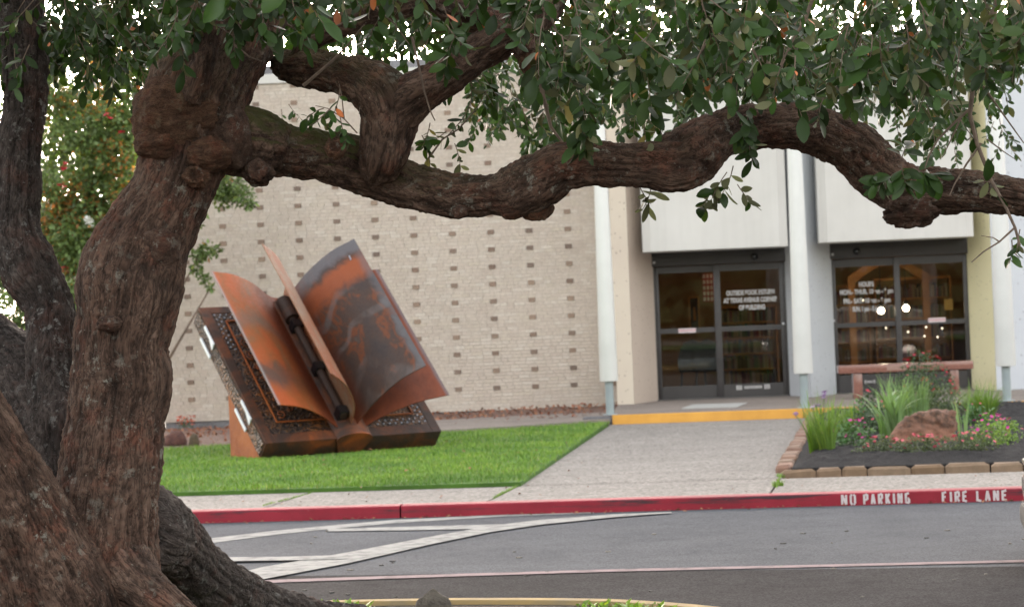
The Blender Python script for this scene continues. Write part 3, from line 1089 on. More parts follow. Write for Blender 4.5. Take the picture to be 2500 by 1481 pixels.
def notice(x0, x1, y0, y1, k, m, label, name='poster', cat='poster', extra=None):
    a, zt = lobby(x0, y0, k)
    b, zb = lobby(x1, y1, k)
    e = empty(name, WP.to(a, k, zb), WP.yaw)
    tag(e, label, cat)
    MB().box(0, b - a, 0, .01, 0, zt - zb).build('sheet', m, e)
    if extra: extra(e, b - a, zt - zb)
def quilt(e, w, h):
    for i in range(4):
        for j in range(5):
            MB().box(w * (i + .15) / 4, w * (i + .8) / 4, -.006, -.001, h * (j + .2) / 5, h * (j + .85) / 5).build('pale_square', simple('quilt_white', (0.8, 0.68, 0.66), 0.8), e)
notice(1714, 1752, 668, 736, 2.6, simple('quilt_red', (0.42, 0.06, 0.06), 0.8), 'red and white chequered hanging inside the left entrance', 'wall_hanging', 'wall hanging', quilt)
def framed(e, w, h):
    MB().box(-.03, 0, -.02, .0, -.03, h + .03).box(w, w + .03, -.02, 0, -.03, h + .03).box(.001, w - .001, -.02, 0, h, h + .03).box(.001, w - .001, -.02, 0, -.03, 0).build('frame', wood, e)
    MB().cyl((w / 2, -.012, h * .25), (w / 2, -.012, h * .7), .03, .012, 8).build('figure', wood, e)
notice(1684, 1706, 728, 800, 3.2, dwood, 'framed dark picture on the lobby wall behind the left entrance', 'picture', 'picture', framed)
notice(2305, 2327, 730, 756, 0.9, simple('yellow_note', (0.75, 0.42, 0.10), 0.7), 'yellow paper notice inside the right leaf of the right entrance', 'paper_notice', 'notice')

# stools in the dark of the left door
for i, (x, k) in enumerate(((1690, 2.2), (1728, 2.0))):
    s = sx(x)
    e = empty('chair', WP.to(s, k, LZ), WP.yaw)
    tag(e, ('left' if i == 0 else 'right') + ' dark rounded chair inside the left glass entrance', 'chair', 'dark chairs in the lobby')
    MB().bbox(-.25, .25, -.25, .25, .40, .48, .03).build('seat', M['sensor'], e)
    pts = [(-.26, .22, .46)] + [(-.26 + .52 * t, .25, .62 + .34 * math.sin(math.pi * t) ** .5) for t in (0, .1, .25, .5, .75, .9, 1)] + [(.26, .22, .46)]
    mb = MB()
    mb.add([(p[0], p[1] - .03, p[2]) for p in pts] + [(p[0], p[1] + .03, p[2]) for p in pts], [tuple(range(len(pts))), tuple(range(2 * len(pts) - 1, len(pts) - 1, -1))] + [(q, len(pts) + q, len(pts) + (q + 1) % len(pts), (q + 1) % len(pts)) for q in range(len(pts))])
    mb.build('backrest', M['sensor'], e)
    for a in (-.22, .22):
        for b in (-.22, .22):
            MB().cyl((a, b, 0), (a * .9, b * .9, .4), .018).build('leg', M['bronze'], e)

# ================================================================== WHITE COLUMNS
for i, (xb, yb, xs, ys, ws_, xt, yt, wt, lab) in enumerate((
        (1490, 1012, 1487.5, 930, 45, 1475, 460, 34, 'white tapered column with grey foot, beside the brick wall'),
        (1965, 995, 1961.5, 911, 47, 1946, 380, 36, 'white tapered column with grey foot, between the two glass entrances'),
        (2459, 978, 2457, 893, 50, 2443, 460, 38, 'white tapered column with grey foot, by the yellow panel'))):
    base = on_ground(xb, yb, LZ)
    e = empty('column', base, LP.yaw)
    tag(e, lab, 'column', 'white columns along the landing')
    D_ = base.y
    zs = at(xs, ys, D_).z - LZ
    r0 = ws_ / 2 / FPX * D_
    zt_ = at(xt, yt, D_).z - LZ
    r1 = wt / 2 / FPX * D_
    zz = 6.0
    rz_ = max(0.07, r0 + (r1 - r0) * (zz - zs) / (zt_ - zs))
    MB().lathe([(r0 * .6, zs), (r0 - .008, zs), (r0, zs + .01), (rz_, zz)], 40).build('sleeve', M['white_paint'], e, auto=40)
    MB().lathe([(0.11, 0.0), (0.11, 0.012), (0.062, 0.014), (0.062, zs + .05)], 24).build('post', M['grey_post'], e, auto=40)

# ================================================================== BOOK SCULPTURE
root = on_ground(651, 1120, 0.152)
TH = math.radians(32)
S = empty('book_sculpture', root, TH)
tag(S, 'giant open book of rusted patterned steel leaning back on the lawn', 'sculpture')
PH = math.radians(43.5)
SW, SLn, ST = 2.46, 2.44, 0.25
OFF = Vector((0, -ST * math.sin(PH) + 0.01, ST * math.cos(PH)))
def slab_pt(w, l, n):
    return Vector((w, l * math.cos(PH) - n * math.sin(PH), l * math.sin(PH) + n * math.cos(PH))) + OFF + Vector((0, ST * math.sin(PH), 0))
SM = Matrix.Translation(slab_pt(0, 0, 0)) @ Matrix(((1, 0, 0, 0), (0, math.cos(PH), -math.sin(PH), 0), (0, math.sin(PH), math.cos(PH), 0), (0, 0, 0, 1)))

def rust(name, mode='plain', dark=0.0):
    """weathering steel: orange rust, brown and dark scale, blue-grey burnish; 'pg' carries the place on a sheet"""
    m, nt, b = newmat(name)
    N = NT(nt)
    if mode == 'plain':
        vec = N.coord('Object')
        f = N.noise(vec, 2.6, 7, 0.62, 0.6)
        col = N.ramp(f, [(0.25 + dark, (0.045, 0.028, 0.022)), (0.42 + dark, (0.13, 0.045, 0.02)), (0.56 + dark, (0.27, 0.072, 0.02)), (0.75 + dark, (0.36, 0.11, 0.03))])
    else:
        vec = N.attr('pg')
        sp = N.n('SeparateXYZ')
        N.l(vec, sp.inputs[0])
        u, v = sp.outputs[0], sp.outputs[1]
        big = N.noise(vec, 1.7, 5, 0.55, 1.3)
        fine = N.noise(vec, 7.0, 8, 0.65, 0.8)
        f = N.math('ADD', N.math('MULTIPLY', big, 0.6), N.math('MULTIPLY', fine, 0.4))
        if mode == 'left':
            col = N.ramp(f, [(0.34, (0.18, 0.105, 0.055)), (0.45, (0.28, 0.088, 0.027)), (0.60, (0.40, 0.09, 0.027)), (0.72, (0.24, 0.056, 0.018))])
            # a greyish arc low and a dark cloud near the foot
            k = N.math('ADD', v, N.math('MULTIPLY', N.math('POWER', N.math('SUBTRACT', u, 0.75), 2.0), 0.75))
            k = N.math('ADD', k, N.math('MULTIPLY', fine, 0.10))
            arc = N.ramp(k, [(0.62, 0.0), (0.68, 0.5), (0.72, 0.5), (0.80, 0.0)])
            col = mixc(N, arc, col, (0.12, 0.11, 0.095))
            k2 = N.ramp(N.math('ADD', v, N.math('MULTIPLY', fine, 0.25)), [(0.23, 0.0), (0.33, 0.85), (0.40, 0.7), (0.48, 0.0)])
            cl_ = N.math('MULTIPLY', k2, N.ramp(u, [(0.5, 0.25), (0.8, 1.0)]))
            col = mixc(N, cl_, col, (0.07, 0.06, 0.053))
            # inner third towards the spine is deep red brown
            inn = N.ramp(N.math('ADD', u, N.math('MULTIPLY', fine, 0.12)), [(0.42, 0.85), (0.62, 0.0)])
            col = mixc(N, inn, col, (0.14, 0.032, 0.013))
            edge_ = N.ramp(u, [(0.97, 0.0), (0.99, 0.7)])
            col = mixc(N, edge_, col, (0.30, 0.29, 0.29))
        elif mode == 'mid':
            col = N.ramp(f, [(0.3, (0.22, 0.18, 0.155)), (0.45, (0.23, 0.135, 0.085)), (0.58, (0.26, 0.08, 0.03)), (0.75, (0.27, 0.185, 0.165))])
        elif mode == 'front':
            col = N.ramp(f, [(0.32, (0.02, 0.019, 0.022)), (0.42, (0.045, 0.032, 0.029)), (0.525, (0.06, 0.035, 0.026)), (0.565, (0.14, 0.043, 0.016)), (0.595, (0.06, 0.036, 0.027)), (0.66, (0.085, 0.073, 0.07)), (0.75, (0.045, 0.042, 0.046))])
            # burnished swirls
            w = N.n('TexWave', wave_type='RINGS', wave_profile='SIN')
            w.inputs['Scale'].default_value = 1.3
            w.inputs['Distortion'].default_value = 7.0
            w.inputs['Detail'].default_value = 2.5
            N.l(vec, w.inputs['Vector'])
            sw = N.math('MULTIPLY', N.ramp(w.outputs['Fac'], [(0.86, 0.0), (0.97, 0.35)]), N.ramp(big, [(0.42, 0.0), (0.55, 1.0)]))
            col = mixc(N, sw, col, (0.16, 0.15, 0.15))
            # orange band under the top edge, grey edge beyond it
            vv = N.math('ADD', v, N.math('MULTIPLY', N.math('SUBTRACT', fine, 0.5), 0.10))
            band = N.ramp(vv, [(0.70, 0.0), (0.77, 0.85), (0.86, 0.95), (0.90, 0.0)])
            col = mixc(N, band, col, (0.26, 0.066, 0.02))
            top_ = N.ramp(vv, [(0.90, 0.0), (0.935, 0.85)])
            col = mixc(N, top_, col, (0.11, 0.105, 0.115))
            eu = N.math('ADD', u, N.math('MULTIPLY', N.math('SUBTRACT', fine, 0.5), 0.12))
            eg = N.math('MULTIPLY', N.ramp(eu, [(0.91, 0.0), (0.97, 0.7)]), N.ramp(v, [(0.0, 0.9), (0.88, 0.75), (0.95, 0.4)]))
            col = mixc(N, eg, col, (0.11, 0.112, 0.122))
            foot = N.ramp(N.math('ADD', u, N.math('MULTIPLY', fine, 0.2)), [(0.20, 0.95), (0.42, 0.0)])
            col = mixc(N, foot, col, (0.14, 0.036, 0.014))
        else:
            col = N.ramp(f, [(0.3, (0.055, 0.025, 0.018)), (0.45, (0.13, 0.034, 0.014)), (0.6, (0.19, 0.047, 0.018)), (0.78, (0.12, 0.08, 0.072))])
            eu = N.ramp(u, [(0.955, 0.0), (0.985, 0.7)])
            col = mixc(N, eu, col, (0.16, 0.15, 0.16))
    N.l(col, b.inputs['Base Color'])
    b.inputs['Metallic'].default_value = 0.12
    b.inputs['Specular IOR Level'].default_value = 0.35
    b.inputs['Roughness'].default_value = 0.55
    bf = N.noise(N.coord('Object'), 30, 5, 0.6)
    N.l(N.ramp(bf, [(0.3, 0.48), (0.7, 0.72)]), b.inputs['Roughness'])
    N.l(N.bump(bf, 0.12, 0.004), b.inputs['Normal'])
    return m
RU = rust('rust_steel', 'plain')
RUo = rust('rust_orange', 'plain', -0.14)
RUd = rust('rust_dark', 'plain', 0.17)

def ornate(name):
    """dark etched scroll ornament"""
    m, nt, b = newmat(name)
    N = NT(nt)
    vec = N.coord('Object')
    d = N.noise(vec, 3.0, 3, 0.5)
    w = N.n('TexWave', wave_type='RINGS', wave_profile='SIN')
    w.inputs['Scale'].default_value = 6.0
    w.inputs['Distortion'].default_value = 16.0
    w.inputs['Detail'].default_value = 2.0
    w.inputs['Detail Scale'].default_value = 1.6
    N.l(vec, w.inputs['Vector'])
    v = N.vor(vec, 15, 'DISTANCE_TO_EDGE', 'Distance')
    h = N.math('ADD', N.math('MULTIPLY', w.outputs['Fac'], 0.7), N.math('MULTIPLY', v, 1.2))
    c1 = N.ramp(h, [(0.35, (0.018, 0.014, 0.014)), (0.62, (0.055, 0.038, 0.030)), (0.95, (0.14, 0.075, 0.035))])
    orange = N.ramp(N.noise(vec, 2.2, 5, 0.6, 0.5), [(0.48, 0.0), (0.64, 0.7)])
    hi_ = N.math('MULTIPLY', orange, N.ramp(h, [(0.45, 0.1), (0.85, 1.0)]))
    col = mixc(N, hi_, c1, (0.33, 0.12, 0.028))
    N.l(col, b.inputs['Base Color'])
    b.inputs['Metallic'].default_value = 0.4
    b.inputs['Roughness'].default_value = 0.5
    N.l(N.bump(h, 0.9, 0.02), b.inputs['Normal'])
    return m
OR = ornate('etched_ornament')
blue = simple('burnished_stud', (0.42, 0.47, 0.55), 0.35, metal=0.6)
silver = simple('silver_relief', (0.24, 0.26, 0.30), 0.4, metal=0.5, c2=(0.06, 0.06, 0.07), scale=9)
greymet = rust('border_steel', 'plain', 0.19)

# cover slab, its border bars, ornament panels and studs
MB().bbox(0, SW, 0, SLn, -ST, 0, 0.012, SM).build('cover', RUd, S, auto=40)
MB().box(-0.012, 0.001, 0.03, SLn - 0.03, -ST + 0.02, -0.02, SM).build('ornament_side', OR, S)
def bar(name, w0, w1, l0, l1, n1, m, n0=0.0):
    return MB().bbox(w0, w1, l0, l1, n0, n1, 0.006, SM).build(name, m, S)
bar('border', 0.0, 0.13, 0.0, SLn, 0.012, greymet)
bar('border', SW - 0.13, SW, 0.0, SLn, 0.012, greymet)
bar('border', 0.131, SW - 0.131, 0.0, 0.15, 0.0125, greymet)
bar('border', 0.131, SW - 0.131, SLn - 0.12, SLn, 0.0125, greymet)
for (w0, w1) in ((0.132, 1.04), (1.44, SW - 0.132)):
    bar('ornament_panel', w0, w1, 0.152, SLn - 0.122, 0.009, OR)
    # orange fillet round the inner panel
    a, c, d, e_ = w0 + 0.14, w1 - 0.05, 0.33, SLn - 0.27
    if w0 > 1: a, c = w0 + 0.05, w1 - 0.14
    t = 0.014
    f = MB()
    f.box(a, a + t, d, e_, 0.0095, 0.026, SM).box(c - t, c, d, e_, 0.0095, 0.026, SM).box(a + t, c - t, d, d + t, 0.0095, 0.0255, SM).box(a + t, c - t, e_ - t, e_, 0.0095, 0.0255, SM)
    f.build('fillet', RUo, S)
    # raised scrolls
    rr = random.Random(int(w0 * 100))
    sc = MB()
    for q in range(46):
        cw, cl2 = rr.uniform(a + .07, c - .07), rr.uniform(d + .07, e_ - .07)
        R0 = rr.uniform(.035, .075)
        ph = rr.uniform(0, 6.28)
        sg = rr.choice((-1, 1))
        pts = []
        for k in range(15):
            tt = k / 14
            ang = ph + sg * tt * 7.5
            pts.append(SM @ Vector((cw + R0 * (1 - .85 * tt) * math.cos(ang), cl2 + R0 * (1 - .85 * tt) * math.sin(ang), .013)))
        sc.pipe(pts, [.007 * (1.2 - .6 * k / 14) for k in range(15)], 5)
    o = sc.build('scrollwork', silver if w0 > 1 else RU, S, smooth=True)
    o['kind'] = 'stuff'
stud = None
def studs(pts):
    global stud
    for (w, l) in pts:
        if stud is None:
            bm = bmesh.new()
            bmesh.ops.create_icosphere(bm, subdivisions=1, radius=0.0125)
            for v_ in bm.verts: v_.co.z *= .6
            stud = bpy.data.meshes.new('stud')
            bm.to_mesh(stud); bm.free()
            stud.materials.append(blue)
        o = bpy.data.objects.new('stud', stud)
        COL.objects.link(o)
        o.parent = S
        o.location = SM @ Vector((w, l, 0.018))
        o.rotation_euler = (PH, 0, 0)
pl = []
for j in range(8):
    pl.append((0.16 + .006 * (j % 2), SLn - 0.16 - 0.085 * j))
    pl.append((0.215, SLn - 0.20 - 0.085 * j))
for j in range(7):
    pl.append((0.24 + .085 * j, SLn - 0.16))
    pl.append((0.28 + .085 * j, SLn - 0.215))
for j in range(9):
    pl.append((SW - 0.16 - .085 * j, 0.19))
    pl.append((SW - 0.20 - .085 * j, 0.245))
for j in range(7):
    pl.append((SW - 0.165, 0.27 + .085 * j))
    pl.append((SW - 0.225, 0.30 + .085 * j))
studs(pl)
# pale clasps on the left edge
clm = simple('pale_clasp', (0.72, 0.77, 0.82), 0.4, metal=0.2, c2=(0.62, 0.67, 0.72))
for (l0, l1, top) in ((1.78, 2.12, True), (1.76, 2.12, False), (0.44, 0.78, True), (0.46, 0.84, False)):
    mb = MB()
    if top:
        mb.bbox(-0.03, -0.012, l0, l1, -0.05, -0.005, 0.004, SM)
        vs = [SM @ Vector(c) for c in ((-.026, l0, -.051), (-.026, l0 + .16, -.051), (-.026, l0, -.11), (-.013, l0, -.051), (-.013, l0 + .16, -.051), (-.013, l0, -.11))]
        mb.add(vs, [(0, 1, 2), (3, 5, 4), (0, 3, 4, 1), (1, 4, 5, 2), (2, 5, 3, 0)])
    else:
        mb.bbox(-0.03, -0.012, l0, l1, -ST, -ST + 0.045, 0.004, SM)
    mb.build('clasp', clm, S)
# wedge that carries the cover
wd = 0.86
wv = [slab_pt(0.02, 0.02, -ST - .001), slab_pt(0.02, wd / math.cos(PH), -ST - .001)]
pA = Vector((0.02, wv[0].y + 0.0, -0.10))
zb_ = -0.06
prof_ = [(wv[0].y + .02, zb_), (wv[1].y, zb_), (wv[1].y, wv[1].z), (wv[0].y, wv[0].z)]
mb = MB()
for (x0, x1) in ((0.02, 0.045), (SW - 0.045, SW - 0.02)):
    mb.add([(x0, p[0], p[1]) for p in prof_] + [(x1, p[0], p[1]) for p in prof_], [(0, 1, 2, 3), (7, 6, 5, 4), (0, 4, 5, 1), (1, 5, 6, 2), (2, 6, 7, 3), (3, 7, 4, 0)])
mb.box(0.046, SW - 0.046, wv[1].y - 0.02, wv[1].y, zb_, wv[1].z)
mb.build('support_wedge', RUo, S)
# spine: a half-round running up the middle, its round end showing at the foot
SPW = 1.21
mb = MB()
n = 28
prof_ = [(SPW + 0.25 * math.cos(math.pi * i / n), 0.0 + 0.115 * math.sin(math.pi * i / n)) for i in range(n + 1)]
vs = [SM @ Vector((p[0], l, p[1])) for l in (-0.012, SLn - 0.01) for p in prof_]
fs = [(i, n + 1 + i, n + 2 + i, i + 1) for i in range(n)] + [tuple(range(n + 1)), tuple(range(2 * n + 1, n, -1))]
mb.add(vs, fs)
mb.build('spine', RUd, S, auto=50)
mb = MB()
pts = [(SPW + 0.25 * math.cos(math.pi * i / n), 0.115 * math.sin(math.pi * i / n)) for i in range(n + 1)] + [(SPW - 0.15, -ST + .01), (SPW + 0.15, -ST + .01)]
vs = [SM @ Vector((p[0], l, p[1])) for l in (-0.03, -0.0125) for p in pts]
n2 = len(pts)
mb.add(vs, [tuple(range(n2 - 1, -1, -1)), tuple(range(n2, 2 * n2))] + [(i, (i + 1) % n2, n2 + (i + 1) % n2, n2 + i) for i in range(n2)])
mb.build('spine_end', rust('rust_brown', 'plain', 0.09), S)

# pages: curved plates
def cr(pts, m):
    """smooth curve through points"""
    P = [np.array(p, float) for p in pts]
    P = [2 * P[0] - P[1]] + P + [2 * P[-1] - P[-2]]
    out = []
    per = max(2, m // (len(P) - 3))
    for i in range(1, len(P) - 2):
        for k in range(per):
            t = k / per
            out.append(0.5 * ((2 * P[i]) + (-P[i - 1] + P[i + 1]) * t + (2 * P[i - 1] - 5 * P[i] + 4 * P[i + 1] - P[i + 2]) * t * t + (-P[i - 1] + 3 * P[i] - 3 * P[i + 1] + P[i + 2]) * t ** 3))
    out.append(P[-2])
    return np.array(out)

def page(prof, l0, l1, m, top=None, th=0.012, shear=0.0, cut=0.0):
    A = cr(prof, 28)
    Bt = cr(top, 28) if top else A
    nL = 26
    nu = len(A)
    dist = np.r_[0, np.cumsum(np.linalg.norm(np.diff(A, axis=0), axis=1))]
    dist /= dist[-1]
    vs, pg = [], []
    for side in (0, 1):
        for j in range(nL + 1):
            t = j / nL
            C = A * (1 - t) + Bt * t
            tg = np.gradient(C, axis=0)
            nr = np.stack([-tg[:, 1], tg[:, 0]], 1)
            nr /= np.linalg.norm(nr, axis=1)[:, None]
            Q = C + nr * (th / 2 if side else -th / 2)
            for i in range(nu):
                l = l0 + (l1 - l0) * t + shear * dist[i] * (1 if j else 0.4)
                vs.append(SM @ Vector((SPW + Q[i, 0], l, Q[i, 1])))
                pg.append((dist[i], t, side * 0.37))
    fs = []
    N1 = (nL + 1) * nu
    for j in range(nL):
        for i in range(nu - 1):
            a = j * nu + i
            fs.append((a, a + nu, a + nu + 1, a + 1))
            fs.append((N1 + a, N1 + a + 1, N1 + a + nu + 1, N1 + a + nu))
    for i in range(nu - 1):
        fs.append((i, i + 1, N1 + i + 1, N1 + i))
        a = nL * nu + i
        fs.append((a + 1, a, N1 + a, N1 + a + 1))
    for j in range(nL):
        a = j * nu + nu - 1
        fs.append((a, a + nu, N1 + a + nu, N1 + a))
        a = j * nu
        fs.append((a + nu, a, N1 + a, N1 + a + nu))
    me = MB().add(vs, fs).mesh('page')
    at_ = me.attributes.new('pg', 'FLOAT_VECTOR', 'POINT')
    at_.data.foreach_set('vector', np.array(pg, np.float32).ravel())
    me.polygons.foreach_set('use_smooth', [True] * len(me.polygons))
    me.set_sharp_from_angle(angle=math.radians(50))
    return link('page', me, m, S)
L0 = 0.13
page([(-0.03, 0.02), (-0.21, 0.08), (-0.50, 0.30), (-0.82, 0.46), (-1.15, 0.53)], L0, L0 + 2.41, rust('page_left', 'left'))
page([(0.0, 0.03), (-0.08, 0.42), (-0.26, 0.72), (-0.42, 0.88), (-0.60, 1.01)], L0, L0 + 2.37, rust('page_middle', 'mid'))
page([(0.05, 0.03), (0.09, 0.2), (0.20, 0.50), (0.42, 0.84), (0.70, 1.06)], L0, L0 + 2.37, rust('page_front', 'front'))
page([(0.12, 0.02), (0.20, 0.06), (0.40, 0.22), (0.80, 0.42), (1.23, 0.52)], L0, L0 + 2.37, rust('page_back', 'back'))
# rod with dark clamps between the left and middle pages
rodw, rodn = SPW - 0.115, 0.18
def rp(l):
    l = l * 1.04
    return SM @ Vector((rodw, l, rodn))
RUk = rust('rust_black', 'plain', 0.30)
MB().pipe([rp(0.2), rp(2.05)], 0.05, 14).build('rod', RUk, S, smooth=False)
MB().pipe([rp(1.90), rp(2.24)], 0.095, 18).build('rod_sleeve', RUk, S)
for l in (0.28, 1.07, 1.86):
    MB().bbox(rodw - .065, rodw + .065, l - .065, l + .065, 0.09, rodn + .065, .012, SM).build('clamp', M['sensor'], S)
# small pale scratch mark on the front page corner
q = [SM @ Vector((SPW + .50, L0 + 2.06, 1.052)), SM @ Vector((SPW + .49, L0 + 1.98, 1.05))]
MB().pipe(q, .008, 5).build('pale_mark', blue, S)

# ================================================================== BENCH
bp = on_ground(2210, 968, LZ)
bD = 38.2
c0, c1 = at(2046, 905, bD), at(2371, 893, bD)
be = empty('granite_bench', (0.5 * (c0.x + c1.x), bD, LZ), WP.yaw)
tag(be, 'reddish granite bench standing before the right glass entrance', 'bench')
gr = simple('red_granite', (0.27, 0.125, 0.095), 0.22, c2=(0.20, 0.09, 0.07), scale=40, detail=6, coat=0.3)
gr2 = simple('dull_inscription', (0.33, 0.21, 0.17), 0.6, c2=(0.24, 0.14, 0.11), scale=60)
W2 = 0.5 * (c1.x - c0.x)
MB().bbox(-W2, W2, -0.22, 0.22, 0.40, 0.525, 0.015).build('seat', gr, be, auto=40)
MB().box(-W2 * .28, W2 * .12, -0.2225, -0.2195, 0.425, 0.50).build('inscription_plate', gr2, be)
for s_ in (-1, 1):
    x_ = s_ * W2 * 0.715
    MB().bbox(x_ - .07, x_ + .07, -0.17, 0.17, 0.0, 0.399, 0.012).build('leg', gr, be, auto=40)

# door mat
m0, m1, m2, m3 = (on_ground(x, y, LZ) for x, y in ((1664, 998), (1800, 994), (1824, 984), (1692, 988)))
mt = MB().prism([(p.x, p.y) for p in (m0, m1, m2, m3)], LZ + .001, LZ + .012).build('door_mat', simple('pale_mat', (0.42, 0.42, 0.40), 0.95, c2=(0.36, 0.36, 0.345), scale=30), None)
tag(mt, 'pale grey mat lying before the left glass entrance', 'door mat')

# ================================================================== FLOWER BED
bz = 0.20
fl, fr_ = on_ground(1908, 1158, KT), on_ground(2560, 1138, KT)
FP = Plane(fl, math.atan2(fr_.y - fl.y, fr_.x - fl.x))
bedL1 = LP.to(LP.hit(1978, 1018, 0)[0] + .05, -0.1)
bed = block('planting_bed', [FP.to(0.1, 0.06), FP.to(6, 0.06), LP.to(8, -0.05), bedL1 + Vector((0.08, 0, 0))], 0.0, 0.16, M['mulch'])
# uneven mulch on it
nx, ny = 120, 150
a0_, a1_ = FP.to(0.1, 0.1), FP.to(4.2, 0.1)
b0_, b1_ = bedL1 + Vector((0.12, 0, 0)), LP.to(7.2, -0.06)
V = []
for j in range(ny + 1):
    for i in range(nx + 1):
        p = lerp(lerp(a0_, a1_, i / nx), lerp(b0_, b1_, i / nx), j / ny)
        V.append((p.x, p.y, 0.0))
V = np.array(V)
edge_f = np.minimum(1, np.minimum(np.tile(np.arange(nx + 1), ny + 1) / 6.0, np.repeat(np.arange(ny + 1), nx + 1) / 5.0))
V[:, 2] = 0.165 + edge_f * (0.06 + 0.05 * fbm(V * 1.2, 3, 5) + 0.03 * np.abs(fbm(V * 9, 3, 9)) + 0.014 * vnoise(V * 31, 4))
idx = (np.arange(ny)[:, None] * (nx + 1) + np.arange(nx)[None, :]).ravel()
Q = np.stack([idx, idx + 1, idx + nx + 2, idx + nx + 1], 1)
o = link('mulch', np_mesh('mulch', V, Q, np.full(len(Q), 4)), M['mulch'])
o['kind'] = 'stuff'
# stones of the edging
stone = pieces('edging_stone', [(0.25, 0.165, 0.10), (0.30, 0.21, 0.135), (0.27, 0.18, 0.115), (0.32, 0.235, 0.16)], 0.9, 0.6, 40, 0.3, 9)
stone_r = pieces('edging_stone_red', [(0.25, 0.14, 0.10), (0.31, 0.19, 0.135), (0.29, 0.205, 0.15), (0.22, 0.12, 0.085)], 0.9, 0.6, 40, 0.3, 9)
ed = empty('stone_edging', fl, FP.yaw)
tag(ed, 'row of tan and reddish edging stones around the planting bed', 'edging')
def fa(x, y): return FP.hit(x, y, 0)[0]
def rough_block(x0, x1, y0, y1, z0, z1, seed, name, m, parent, M_=None):
    bm = bmesh.new()
    bmesh.ops.create_cube(bm, size=1)
    bmesh.ops.bevel(bm, geom=bm.edges[:], offset=0.12, segments=1, affect='EDGES')
    P = np.array([v.co[:] for v in bm.verts])
    n_ = np.stack([vnoise(P * 2 + 11 * k + seed * 3.7, k) for k in range(3)], 1)
    for v, q in zip(bm.verts, n_):
        c = Vector(((x0 + x1) / 2 + v.co.x * (x1 - x0), (y0 + y1) / 2 + v.co.y * (y1 - y0), (z0 + z1) / 2 + v.co.z * (z1 - z0)))
        c += Vector(q * 0.012)
        v.co = M_ @ c if M_ is not None else c
    me = bpy.data.meshes.new(name)
    bm.to_mesh(me); bm.free()
    return link(name, me, m, parent)
br = [1906, 1991, 2055, 2118, 2225, 2308, 2418, 2500, 2570]
for i in range(len(br) - 1):
    a, c = fa(br[i], 1155), fa(br[i + 1], 1150)
    rough_block(a + .006, c - .006, -0.02, 0.14, -0.17, 0.046 + 0.006 * (i % 3), i, 'edging_stone', stone, ed)
# left side stones run up to the landing
pL0 = fl + FP.n * 0.16
pL1 = bedL1
dL = pL1 - pL0
nl = 34
yawL = math.atan2(dL.y, dL.x)
for i in range(nl):
    p = pL0 + dL * ((i + .5) / nl) - ed.location
    w = dL.length / nl
    Mx = Matrix.Rotation(-FP.yaw, 4, 'Z') @ Matrix.Translation((p.x, p.y, 0)) @ Matrix.Rotation(yawL + rng.uniform(-.08, .08), 4, 'Z')
    rough_block(-w / 2 + .006, w / 2 - .006, -0.09 + rng.uniform(-.02, .02), 0.07, -0.16, 0.07 + rng.uniform(-.01, .015), 50 + i, 'edging_stone', stone_r, ed, Mx)

# boulder
def boulder():
    bD = on_ground(2255, 1088, 0.2).y
    c = at(2258, 1050, bD)
    outline = [(2176, 1092), (2183, 1062), (2190, 1044), (2212, 1018), (2240, 1004), (2290, 1004), (2332, 1005), (2334, 1040), (2331, 1055), (2342, 1090)]
    pts = [at(x, y, bD) for x, y in outline]
    depth = 0.42
    bm = bmesh.new()
    front, backv = [], []
    for p in pts:
        front.append(bm.verts.new(p + Vector((0, 0, 0))))
    cen = sum((p for p in pts), Vector()) / len(pts)
    for p in pts:
        backv.append(bm.verts.new(cen + (p - cen) * 0.82 + Vector((0.05, depth, 0.0))))
    bm.faces.new(front)
    bm.faces.new(list(reversed(backv)))
    for i in range(len(pts)):
        j = (i + 1) % len(pts)
        bm.faces.new((front[j], front[i], backv[i], backv[j]))
    bmesh.ops.recalc_face_normals(bm, faces=bm.faces[:])
    bmesh.ops.triangulate(bm, faces=bm.faces[:])
    for _ in range(4):
        bmesh.ops.subdivide_edges(bm, edges=bm.edges[:], cuts=1, use_grid_fill=True)
        bmesh.ops.smooth_vert(bm, verts=bm.verts[:], factor=0.16, use_axis_x=True, use_axis_y=True, use_axis_z=True)
    bm.normal_update()
    P = np.array([v.co[:] for v in bm.verts])
    d = 0.05 * fbm(P * 3.0, 4, 3) + 0.05 * (np.abs(fbm(P * 8.0, 3, 8))) + 0.02 * vnoise(P * 24, 5)
    for v, q in zip(bm.verts, d):
        v.co += v.normal * float(q) + Vector(((v.co - cen).x, 0, (v.co - cen).z)) * 0.06
    me = bpy.data.meshes.new('boulder')
    for f in bm.faces: f.smooth = True
    bm.to_mesh(me); bm.free()
    m, nt, b = newmat('red_sandstone')
    N = NT(nt)
    vec = N.coord()
    base = N.ramp(N.noise(vec, 6, 7, 0.65, 0.5), [(0.3, (0.22, 0.10, 0.065)), (0.55, (0.33, 0.17, 0.115)), (0.75, (0.40, 0.24, 0.17))])
    sp = N.n('SeparateXYZ')
    g_ = N.n('NewGeometry')
    N.l(g_.outputs['Position'], sp.inputs[0])
    zz = N.math('ADD', sp.outputs[2], N.math('MULTIPLY', N.noise(vec, 7, 6, 0.7), 0.35))
    lich = N.math('MULTIPLY', N.ramp(zz, [(0.0, 0.0), (0.50, 0.0), (0.62, 0.95)]), N.ramp(N.noise(vec, 24, 5, 0.7), [(0.38, 0.25), (0.6, 1.0)]))
    base = mixc(N, lich, base, (0.085, 0.058, 0.044))
    N.l(base, b.inputs['Base Color'])
    b.inputs['Roughness'].default_value = 0.95
    N.l(N.bump(N.noise(vec, 45, 6, 0.7), 0.8, 0.015), b.inputs['Normal'])
    o = link('boulder', me, m)
    tag(o, 'pitted reddish sandstone boulder in the planting bed', 'boulder')
boulder()

